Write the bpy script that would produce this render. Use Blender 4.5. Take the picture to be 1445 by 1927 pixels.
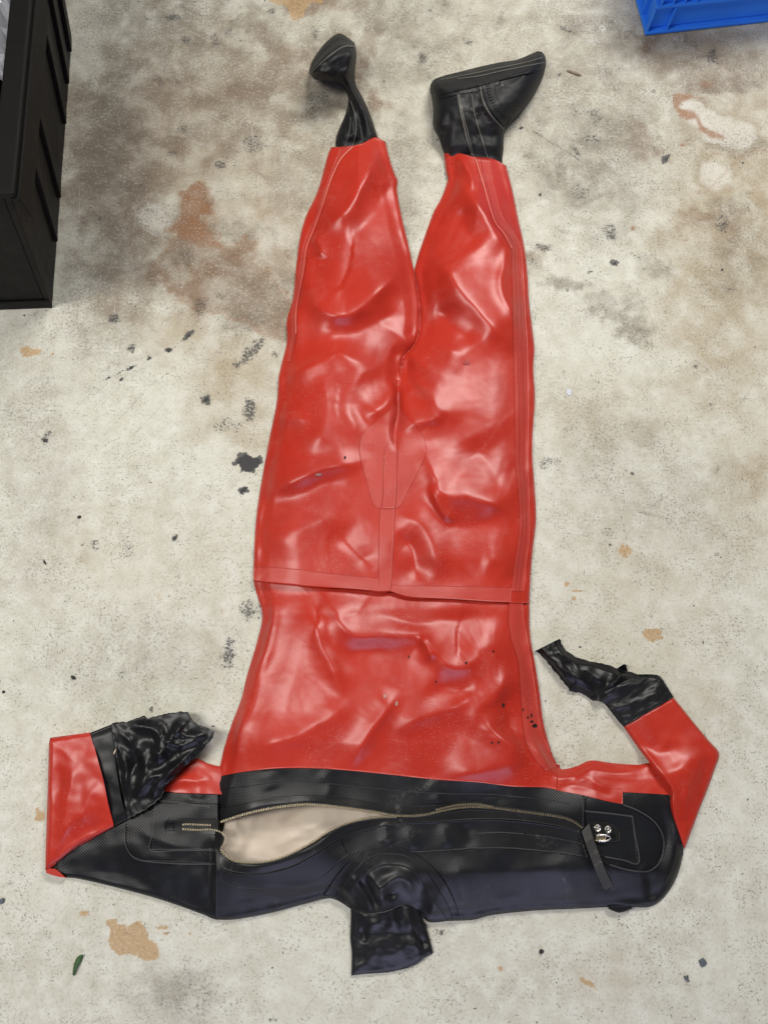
import bpy, bmesh, math
import numpy as np
from mathutils import Vector

# ------------------------------------------------------------------ scene, camera, light
scene = bpy.context.scene
for o in list(bpy.data.objects):
    bpy.data.objects.remove(o)
C = scene.collection

CAM_H, TILT, FPX = 1.40, math.radians(13.5), 1335.0
PW, PH = 1445.0, 1927.0
cam_d = bpy.data.cameras.new("camera")
cam = bpy.data.objects.new("camera", cam_d)
C.objects.link(cam)
cam.location = (0, 0, CAM_H)
cam.rotation_euler = (TILT, 0, 0)
cam_d.sensor_fit = 'VERTICAL'
cam_d.sensor_height = 36.0
cam_d.lens = FPX / PH * 36.0
cam_d.clip_start, cam_d.clip_end = 0.05, 60
scene.camera = cam

world = bpy.data.worlds.new("World")
scene.world = world
world.use_nodes = True
bg = world.node_tree.nodes['Background']
bg.inputs[0].default_value = (1.0, 0.97, 0.94, 1)
bg.inputs[1].default_value = 0.085

def area(name, loc, target, sx, sy, power, col):
    d = bpy.data.lights.new(name, 'AREA')
    d.shape = 'RECTANGLE'; d.size = sx; d.size_y = sy; d.energy = power; d.color = col
    o = bpy.data.objects.new(name, d); C.objects.link(o)
    o.location = loc
    v = Vector(target) - Vector(loc)
    o.rotation_euler = v.to_track_quat('-Z', 'Y').to_euler()
    return o
# two ceiling fittings of the workshop and the open roller door behind the photographer
area("ceiling_lamp", (-1.5, 0.3, 2.7), (-0.2, 0.2, 0), 0.6, 1.8, 72, (1.0, 0.975, 0.92))
area("ceiling_lamp", (1.2, 2.5, 2.7), (0.3, 0.6, 0), 1.8, 0.6, 112, (1.0, 0.975, 0.92))
area("door_light", (0.5, -3.4, 1.4), (0, 0.2, 0), 2.6, 1.8, 54, (0.66, 0.66, 1.0))

scene.view_settings.view_transform = 'Standard'
scene.view_settings.look = 'None'
scene.view_settings.exposure = -0.03
scene.view_settings.gamma = 1.0
scene.render.resolution_x, scene.render.resolution_y = 767, 1024

# ------------------------------------------------------------------ geometry of the place: photo pixel <-> floor
ct, st = math.cos(TILT), math.sin(TILT)
def at(u, v, z):
    """world point(s) at height z that stand where the pixel (u, v) of the photograph looks"""
    u = np.asarray(u, float); v = np.asarray(v, float); z = np.asarray(z, float)
    x = (u - PW/2)/FPX; y = -(v - PH/2)/FPX
    dy = y*ct + st; dz = y*st - ct
    k = (z - CAM_H)/dz
    return np.stack([x*k, dy*k, z + 0*x], -1)
def pix(X, Y):
    """photo pixel of floor points"""
    dz = -CAM_H
    yc = Y*ct + dz*st; zc = -Y*st + dz*ct
    return PW/2 + X/(-zc)*FPX, PH/2 - yc/(-zc)*FPX

rng = np.random.RandomState(7)
_perm = rng.permutation(512); _perm = np.concatenate([_perm, _perm])
_gr = rng.rand(512)*2*np.pi
def perlin(x, y, seed=0):
    x = np.asarray(x, float) + seed*17.31; y = np.asarray(y, float) + seed*9.77
    xi = np.floor(x).astype(int); yi = np.floor(y).astype(int)
    xf = x - xi; yf = y - yi
    w = lambda t: t*t*t*(t*(t*6 - 15) + 10)
    def g(ix, iy, fx, fy):
        h = _perm[(_perm[ix & 511] + iy) & 511]
        return np.cos(_gr[h])*fx + np.sin(_gr[h])*fy
    a = g(xi, yi, xf, yf); b = g(xi+1, yi, xf-1, yf)
    c = g(xi, yi+1, xf, yf-1); d = g(xi+1, yi+1, xf-1, yf-1)
    wx, wy = w(xf), w(yf)
    return ((a*(1-wx) + b*wx)*(1-wy) + (c*(1-wx) + d*wx)*wy)*1.5
def fbm(x, y, seed=0, oct=3):
    s = 0; a = 1
    for i in range(oct):
        s = s + a*perlin(x*2**i, y*2**i, seed + i*3); a *= 0.5
    return s
def ss(a, b, x):
    t = np.clip((np.asarray(x, float) - a)/(b - a), 0, 1)
    return t*t*(3 - 2*t)

def crom(pts, n=8):
    """Catmull-Rom through the points"""
    P = np.array(pts, float)
    if len(P) < 3:
        t = np.linspace(0, 1, n + 1)[:, None]
        return P[0]*(1 - t) + P[-1]*t
    Q = np.vstack([2*P[0] - P[1], P, 2*P[-1] - P[-2]])
    out = []
    for i in range(1, len(Q) - 2):
        p0, p1, p2, p3 = Q[i-1], Q[i], Q[i+1], Q[i+2]
        for t in np.linspace(0, 1, n, endpoint=False):
            out.append(0.5*(2*p1 + (p2-p0)*t + (2*p0-5*p1+4*p2-p3)*t*t + (3*p1-p0-3*p2+p3)*t**3))
    out.append(P[-1])
    return np.array(out)
def seg_dist(u, v, poly):
    """distance, side sign and arc fraction to a polyline"""
    best = np.full(u.shape, 1e9); side = np.zeros(u.shape); frac = np.zeros(u.shape)
    L = np.r_[0, np.cumsum(np.hypot(*np.diff(poly, axis=0).T))]
    for i in range(len(poly) - 1):
        a = poly[i]; d = poly[i+1] - a; l2 = d @ d
        if l2 < 1e-9: continue
        t = np.clip(((u - a[0])*d[0] + (v - a[1])*d[1])/l2, 0, 1)
        e = np.hypot(u - a[0] - t*d[0], v - a[1] - t*d[1])
        m = e < best
        best = np.where(m, e, best)
        side = np.where(m, d[0]*(v - a[1]) - d[1]*(u - a[0]), side)
        frac = np.where(m, (L[i] + t*math.sqrt(l2))/L[-1], frac)
    return best, side, frac
def strokes_height(u, v, strokes, warp=5.0):
    """sum of folds: (points, half width on the right of travel, half width on the left, height)"""
    uw = u + warp*perlin(u/55, v/55, 3); vw = v + warp*perlin(u/55, v/55, 8)
    z = np.zeros(u.shape)
    for pts, wr, wl, amp in strokes:
        poly = crom(pts, 5)
        pad = 3.6*max(wr, wl)
        lo = poly.min(0) - pad; hi = poly.max(0) + pad
        m = (uw > lo[0]) & (uw < hi[0]) & (vw > lo[1]) & (vw < hi[1])
        if not m.any(): continue
        d, s, f = seg_dist(uw[m], vw[m], poly)
        w = np.where(s > 0, wr, wl)
        fade = ss(-0.02, 0.30, f)*ss(1.02, 0.70, f)
        dd = (np.sqrt(d*d + 4.0) - 2.0)/w
        z[m] += amp*fade*np.exp(-dd**1.3)
    return z

# ------------------------------------------------------------------ helpers for objects
def thing(name, label, cat, loc=(0, 0, 0), group=None):
    o = bpy.data.objects.new(name, None); C.objects.link(o)
    o.empty_display_size = 0.05
    o.location = loc; o['label'] = label; o['category'] = cat
    if group: o['group'] = group
    return o
def link(name, verts, faces, mat, parent=None, smooth=True, uv=None, autosm=None):
    me = bpy.data.meshes.new(name)
    me.from_pydata([tuple(map(float, p)) for p in verts], [], [tuple(int(i) for i in f) for f in faces])
    me.update()
    if uv is not None:
        lay = me.uv_layers.new(name='UVMap')
        idx = np.zeros(len(me.loops), int); me.loops.foreach_get('vertex_index', idx)
        lay.data.foreach_set('uv', np.asarray(uv, float)[idx].ravel())
    if smooth:
        me.shade_smooth()
    o = bpy.data.objects.new(name, me); C.objects.link(o)
    me.materials.append(mat)
    if parent is not None:
        o.parent = parent
        o.matrix_parent_inverse = parent.matrix_world.inverted() if parent.matrix_world else parent.matrix_parent_inverse
    return o
def grid_mesh(name, U, V, Z, mat, parent, skirt=None, inset=3.0):
    """sheet over pixel grid (U, V) at heights Z; skirt = drop in metres, 'floor', or None"""
    n, m = U.shape
    P = at(U, V, Z).reshape(-1, 3)
    uv = np.stack([U, -V], -1).reshape(-1, 2)*0.001
    idx = np.arange(n*m).reshape(n, m)
    F = np.stack([idx[:-1, :-1], idx[1:, :-1], idx[1:, 1:], idx[:-1, 1:]], -1).reshape(-1, 4)
    # orientation so that normals point up
    a, b, c = P[F[len(F)//2][0]], P[F[len(F)//2][1]], P[F[len(F)//2][2]]
    if np.cross(b - a, c - b)[2] < 0: F = F[:, ::-1]
    faces = F.tolist(); verts = P; uvs = uv
    if skirt is not None:
        ring = np.r_[idx[0, :], idx[1:, -1], idx[-1, -2::-1], idx[-2:0:-1, 0]]
        cu, cv = U.mean(), V.mean()
        ru, rv, rz = U.ravel()[ring], V.ravel()[ring], Z.ravel()[ring]
        # inward direction from the ring tangent
        tu = np.roll(ru, -1) - np.roll(ru, 1); tv = np.roll(rv, -1) - np.roll(rv, 1)
        l = np.hypot(tu, tv) + 1e-6
        nu, nv = -tv/l, tu/l
        area2 = np.sum(ru*np.roll(rv, -1) - np.roll(ru, -1)*rv)
        if area2 < 0: nu, nv = -nu, -nv
        low = np.full_like(rz, 0.0006) if skirt == 'floor' else np.maximum(rz - skirt, 0.0006)
        mid = rz - 0.45*(rz - low)
        k = len(ring); base = len(verts)
        V1 = at(ru + nu*0.3, rv + nv*0.3, mid); V2 = at(ru + nu*inset, rv + nv*inset, low)
        verts = np.vstack([verts, V1, V2]); uvs = np.vstack([uvs, uvs[ring], uvs[ring]])
        for i in range(k):
            j = (i + 1) % k
            q1 = (ring[i], ring[j], base + j, base + i); q2 = (base + i, base + j, base + k + j, base + k + i)
            if area2 * 1 > 0: q1, q2 = q1[::-1], q2[::-1]
            faces.append(q1); faces.append(q2)
    o = link(name, verts, faces, mat, parent, uv=uvs)
    return o
def cl(n, k=0.6):
    """0..1 samples, closer together near both ends"""
    t = np.linspace(0, 1, n)
    return (1 - k)*t + k*(0.5 - 0.5*np.cos(np.pi*t))
def fun(pts, axis=1):
    """curve through pixel points as a function of v (axis 1) or u (axis 0)"""
    P = crom(pts, 10)
    k = P[:, axis]; w = P[:, 1 - axis]
    o = np.argsort(k, kind='stable')
    return lambda q: np.interp(q, k[o], w[o])
def vstrip(name, left, right, top, bot, hf, mat, parent, step=3.2, across=90, skirt='floor', inset=8.0, dz=0.0):
    fl, fr = fun(left), fun(right)
    s = cl(across)
    tf = crom(top, 8); bf = crom(bot, 8)
    tv = np.interp(s, (tf[:, 0] - tf[0, 0])/(tf[-1, 0] - tf[0, 0]), tf[:, 1])
    bv = np.interp(s, (bf[:, 0] - bf[0, 0])/(bf[-1, 0] - bf[0, 0]), bf[:, 1])
    n = int((bv.mean() - tv.mean())/step) + 2
    t = np.linspace(0, 1, n)[:, None]
    V = tv[None]*(1 - t) + bv[None]*t
    U = fl(V)*(1 - s[None]) + fr(V)*s[None]
    return grid_mesh(name, U, V, hf(U, V) + dz, mat, parent, skirt, inset)
def hstrip(name, top, bot, u0, u1, hf, mat, parent, step=3.2, across=60, skirt='floor', inset=3.0, dz=0.0):
    ft, fb = fun(top, 0), fun(bot, 0)
    n = int((u1 - u0)/step) + 2
    u = np.linspace(u0, u1, n); s = cl(across)
    V = ft(u)[:, None]*(1 - s) + fb(u)[:, None]*s
    U = np.repeat(u[:, None], across, 1)
    return grid_mesh(name, U, V, hf(U, V) + dz, mat, parent, skirt, inset)
def qstrip(name, A, B, hf, mat, parent, along=None, across=24, skirt=0.002, inset=0.5, dz=0.0, n=10, jag=0):
    """strip between two curves whose control points correspond"""
    a, b = crom(A, n), crom(B, n)
    s = cl(across, 0.5)[None, :, None]
    G = a[:, None]*(1 - s) + b[:, None]*s
    return grid_mesh(name, G[..., 0], G[..., 1], hf(G[..., 0], G[..., 1]) + dz, mat, parent, skirt, inset)
def band(name, path, width, hf, mat, parent, n=8, across=7, skirt=0.002, dz=0.0018):
    """tape of constant pixel width along a path"""
    c = crom(path, n)
    t = np.gradient(c, axis=0); t /= np.hypot(t[:, 0], t[:, 1])[:, None] + 1e-9
    nn = np.stack([-t[:, 1], t[:, 0]], -1)
    w = np.linspace(-0.5, 0.5, across)[None, :, None]
    wd = np.asarray(width, float)
    if wd.ndim: wd = np.interp(np.linspace(0, 1, len(c)), np.linspace(0, 1, len(wd)), wd)[:, None, None]
    G = c[:, None] + nn[:, None]*w*wd
    return grid_mesh(name, G[..., 0], G[..., 1], hf(G[..., 0], G[..., 1]) + dz, mat, parent, skirt, 0.4)

# ------------------------------------------------------------------ materials
class NT:
    def __init__(s, name):
        s.m = bpy.data.materials.new(name); s.m.use_nodes = True
        s.t = s.m.node_tree; s.b = s.t.nodes['Principled BSDF']
        s.tc = s.t.nodes.new('ShaderNodeTexCoord')
    def n(s, typ, **kw):
        x = s.t.nodes.new(typ)
        for k, v in kw.items(): setattr(x, k, v)
        return x
    def put(s, sock, val):
        if isinstance(val, bpy.types.NodeSocket): s.t.links.new(val, sock)
        elif isinstance(val, (tuple, list)) and sock.type == 'RGBA' and len(val) == 3: sock.default_value = (*val, 1)
        else: sock.default_value = val
    def noise(s, scale, detail=3, rough=0.5, vec=None, dist=0.0):
        x = s.n('ShaderNodeTexNoise'); s.put(x.inputs['Scale'], scale)
        x.inputs['Detail'].default_value = detail; x.inputs['Roughness'].default_value = rough
        x.inputs['Distortion'].default_value = dist
        s.put(x.inputs['Vector'], vec if vec is not None else s.tc.outputs['Object'])
        return x.outputs['Fac']
    def voro(s, scale, vec=None, out='Distance', rnd=1.0):
        x = s.n('ShaderNodeTexVoronoi'); x.inputs['Scale'].default_value = scale
        x.inputs['Randomness'].default_value = rnd
        s.put(x.inputs['Vector'], vec if vec is not None else s.tc.outputs['Object'])
        return x.outputs[out]
    def math(s, op, a, b=0.0, c=None, clamp=False):
        x = s.n('ShaderNodeMath', operation=op); x.use_clamp = clamp
        s.put(x.inputs[0], a); s.put(x.inputs[1], b)
        if c is not None: s.put(x.inputs[2], c)
        return x.outputs[0]
    def sm(s, x, a, b, lo=0.0, hi=1.0):
        r = s.n('ShaderNodeMapRange', interpolation_type='SMOOTHSTEP')
        s.put(r.inputs[0], x)
        for i, v in zip((1, 2, 3, 4), (a, b, lo, hi)): s.put(r.inputs[i], v)
        return r.outputs[0]
    def mix(s, f, a, b, mode='MIX'):
        x = s.n('ShaderNodeMix', data_type='RGBA', blend_type=mode)
        s.put(x.inputs[0], f); s.put(x.inputs[6], a); s.put(x.inputs[7], b)
        return x.outputs[2]
    def attr(s, name):
        x = s.n('ShaderNodeAttribute'); x.attribute_name = name
        return x.outputs['Fac']
    def bump(s, h, strength, dist, prev=None):
        x = s.n('ShaderNodeBump'); x.inputs['Strength'].default_value = strength
        x.inputs['Distance'].default_value = dist
        s.put(x.inputs['Height'], h)
        if prev is not None: s.put(x.inputs['Normal'], prev)
        return x.outputs['Normal']
    def set(s, **kw):
        for k, v in kw.items():
            s.put(s.b.inputs[k.replace('_', ' ')], v)
        return s.m
    def weave(s, pitch):
        """pressed fabric relief of reinforcing tape, rows of small lozenges"""
        sep = s.n('ShaderNodeSeparateXYZ'); s.put(sep.inputs[0], s.tc.outputs['UV'])
        k = 2*math.pi/pitch
        wob = s.noise(5, 2, 0.5)
        ph = s.math('MULTIPLY', wob, 3.0)
        a = s.math('ADD', s.math('MULTIPLY', s.math('ADD', sep.outputs[0], sep.outputs[1]), k*0.72), ph)
        b = s.math('ADD', s.math('MULTIPLY', s.math('SUBTRACT', sep.outputs[0], sep.outputs[1]), k*0.72), ph)
        return s.math('ADD', s.math('SINE', a), s.math('SINE', b))

def rubber(name, c1, c2, rough=0.34, weave=None, wstr=0.5, dust=0.5, dustcol=(0.75, 0.55, 0.5), scuff=None, scuffcol=(0.2, 0.19, 0.17), crumple=0, coat=0.0, spec=0.5):
    t = NT(name)
    col = t.mix(t.sm(t.noise(7, 4, 0.6), 0.35, 0.68), c1, c2)
    # rubbed, slightly chalky areas
    haze = t.sm(t.noise(18, 5, 0.65, dist=0.6), 0.52, 0.8)
    col = t.mix(t.math('MULTIPLY', haze, 0.10*dust), col, dustcol)
    if weave and scuff is None: col = t.mix(0.03, col, dustcol)
    # fine grit
    sp = t.voro(260); keep = t.sm(t.noise(11, 3), 0.45, 0.66)
    grit = t.math('MULTIPLY', t.sm(sp, 0.17, 0.09), keep)
    col = t.mix(t.math('MULTIPLY', grit, dust), col, dustcol)
    if scuff:
        s1 = t.sm(t.noise(14, 6, 0.7, dist=1.2), 0.55, 0.78)
        s2 = t.sm(t.noise(160, 3, 0.6), 0.42, 0.62)
        col = t.mix(t.math('MULTIPLY', t.math('MULTIPLY', s1, s2), scuff), col, scuffcol)
    r = t.math('ADD', t.math('MULTIPLY', t.noise(24, 4, 0.6), 0.10), rough - 0.05)
    r = t.math('ADD', r, t.math('MULTIPLY', haze, 0.04))
    nrm = t.bump(t.noise(420, 3, 0.6), 0.16, 0.0006)
    nrm = t.bump(t.noise(38, 3, 0.5, dist=0.4), 0.05, 0.004, nrm)
    if weave: nrm = t.bump(t.weave(weave), wstr, 0.0007, nrm)
    if crumple:
        h = t.math('ABSOLUTE', t.math('SUBTRACT', t.noise(60, 4, 0.55, dist=1.5), 0.5))
        nrm = t.bump(h, crumple, 0.012, nrm)
    m = t.set(Base_Color=col, Roughness=r, Normal=nrm)
    t.b.inputs['Specular IOR Level'].default_value = spec
    if coat:
        t.b.inputs['Coat Weight'].default_value = coat; t.b.inputs['Coat Roughness'].default_value = 0.16
    return m
RED1, RED2 = (0.43, 0.026, 0.013), (0.375, 0.019, 0.009)
M = {}
M['red'] = rubber('red_rubber', RED1, RED2, 0.37)
M['redtape'] = rubber('red_tape', (0.43, 0.026, 0.014), (0.375, 0.019, 0.010), 0.38, weave=0.0038, wstr=0.13)
M['black'] = rubber('black_rubber', spec=0.33, c1=(0.006, 0.0064, 0.0072), c2=(0.009, 0.0098, 0.012), rough=0.37, weave=0.0041, wstr=0.19, dust=0.10, dustcol=(0.2, 0.2, 0.2), scuff=0.35)
M['blacksmooth'] = rubber('black_smooth_rubber', spec=0.28, c1=(0.0072, 0.0075, 0.0090), c2=(0.0108, 0.0111, 0.0120), rough=0.40, dust=0.12, dustcol=(0.18, 0.18, 0.17), scuff=0.4)
M['boot'] = rubber('boot_rubber', spec=0.28, c1=(0.0066, 0.0072, 0.0084), c2=(0.0120, 0.0120, 0.0126), rough=0.52, dust=0.2, dustcol=(0.16, 0.15, 0.14), scuff=0.75)
M['ziptape'] = rubber('zip_tape', spec=0.28, c1=(0.0084, 0.0084, 0.0090), c2=(0.0144, 0.0144, 0.0138), rough=0.36, dust=0.2, dustcol=(0.2, 0.19, 0.17), scuff=0.75)
M['latex'] = rubber('latex_seal', spec=0.28, c1=(0.0042, 0.0045, 0.0054), c2=(0.0072, 0.0075, 0.0084), rough=0.36, dust=0.08, dustcol=(0.15, 0.15, 0.15), scuff=0.2, crumple=0.04)
M['neck'] = rubber('neck_latex', spec=0.4, c1=(0.0048, 0.0051, 0.0066), c2=(0.0084, 0.0087, 0.0102), rough=0.42, dust=0.05, dustcol=(0.15, 0.15, 0.15), scuff=0.12)
M['liner'] = rubber('liner', (0.62, 0.53, 0.44), (0.56, 0.46, 0.37), 0.75, dust=0.2, dustcol=(0.6, 0.5, 0.4))
M['scuffline'] = rubber('scuffed_edge', (0.07, 0.067, 0.06), (0.15, 0.14, 0.12), 0.6, dust=0.2, dustcol=(0.3, 0.28, 0.24), scuff=1.0, scuffcol=(0.34, 0.31, 0.26))
M['redline'] = rubber('red_edge', (0.30, 0.016, 0.012), (0.36, 0.02, 0.014), 0.45)
M['redworn'] = rubber('worn_red_edge', (0.62, 0.16, 0.12), (0.55, 0.05, 0.04), 0.5)
M['grey'] = rubber('grey_scuff', (0.42, 0.24, 0.20), (0.30, 0.2, 0.18), 0.7, spec=0.2)
M['dull'] = rubber('dull_spot', (0.27, 0.02, 0.014), (0.33, 0.02, 0.015), 0.5)
M['nick'] = rubber('dark_nick', (0.012, 0.011, 0.011), (0.02, 0.018, 0.018), 0.85, spec=0.1, dust=0.0)
M['strap'] = rubber('strap_rubber', (0.022, 0.022, 0.021), (0.045, 0.043, 0.04), 0.5, dust=0.2, dustcol=(0.2, 0.19, 0.17), scuff=0.9, spec=0.35)
M['edge'] = rubber('rubber_edge', (0.02, 0.02, 0.021), (0.045, 0.044, 0.042), 0.5, dust=0.1, dustcol=(0.15, 0.15, 0.15))
def metal(name, c, r):
    t = NT(name)
    f = t.sm(t.noise(300, 3), 0.4, 0.7)
    return t.set(Base_Color=t.mix(f, c, tuple(x*0.4 for x in c)), Metallic=1.0, Roughness=t.math('ADD', t.math('MULTIPLY', f, 0.25), r))
M['brass'] = metal('brass', (0.72, 0.62, 0.43), 0.3)
M['nickel'] = metal('nickel', (0.62, 0.60, 0.55), 0.25)
def plastic(name, c, rough, wear, wearcol):
    t = NT(name)
    s1 = t.sm(t.noise(16, 6, 0.7, dist=1.0), 0.56, 0.8)
    s2 = t.sm(t.noise(190, 2, 0.5), 0.4, 0.65)
    col = t.mix(t.math('MULTIPLY', t.math('MULTIPLY', s1, s2), wear), c, wearcol)
    col = t.mix(t.math('MULTIPLY', t.sm(t.noise(5, 3), 0.3, 0.7), 0.35), col, tuple(x*0.7 for x in c))
    nrm = t.bump(t.noise(700, 2, 0.5), 0.25, 0.0006)
    return t.set(Base_Color=col, Roughness=t.math('ADD', t.math('MULTIPLY', t.noise(30, 3), 0.2), rough - 0.1), Normal=nrm, Specular_IOR_Level=0.17)
M['crateblack'] = plastic('black_crate_plastic', (0.0045, 0.0043, 0.004), 0.6, 0.5, (0.045, 0.042, 0.036))
M['crateblue'] = plastic('blue_crate_plastic', (0.034, 0.215, 0.86), 0.42, 0.3, (0.22, 0.38, 0.75))

def simple(name, c, rough=0.6, c2=None, scale=120):
    t = NT(name)
    return t.set(Base_Color=t.mix(t.noise(scale, 3), c, c2 or tuple(x*0.6 for x in c)), Roughness=rough)

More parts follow.
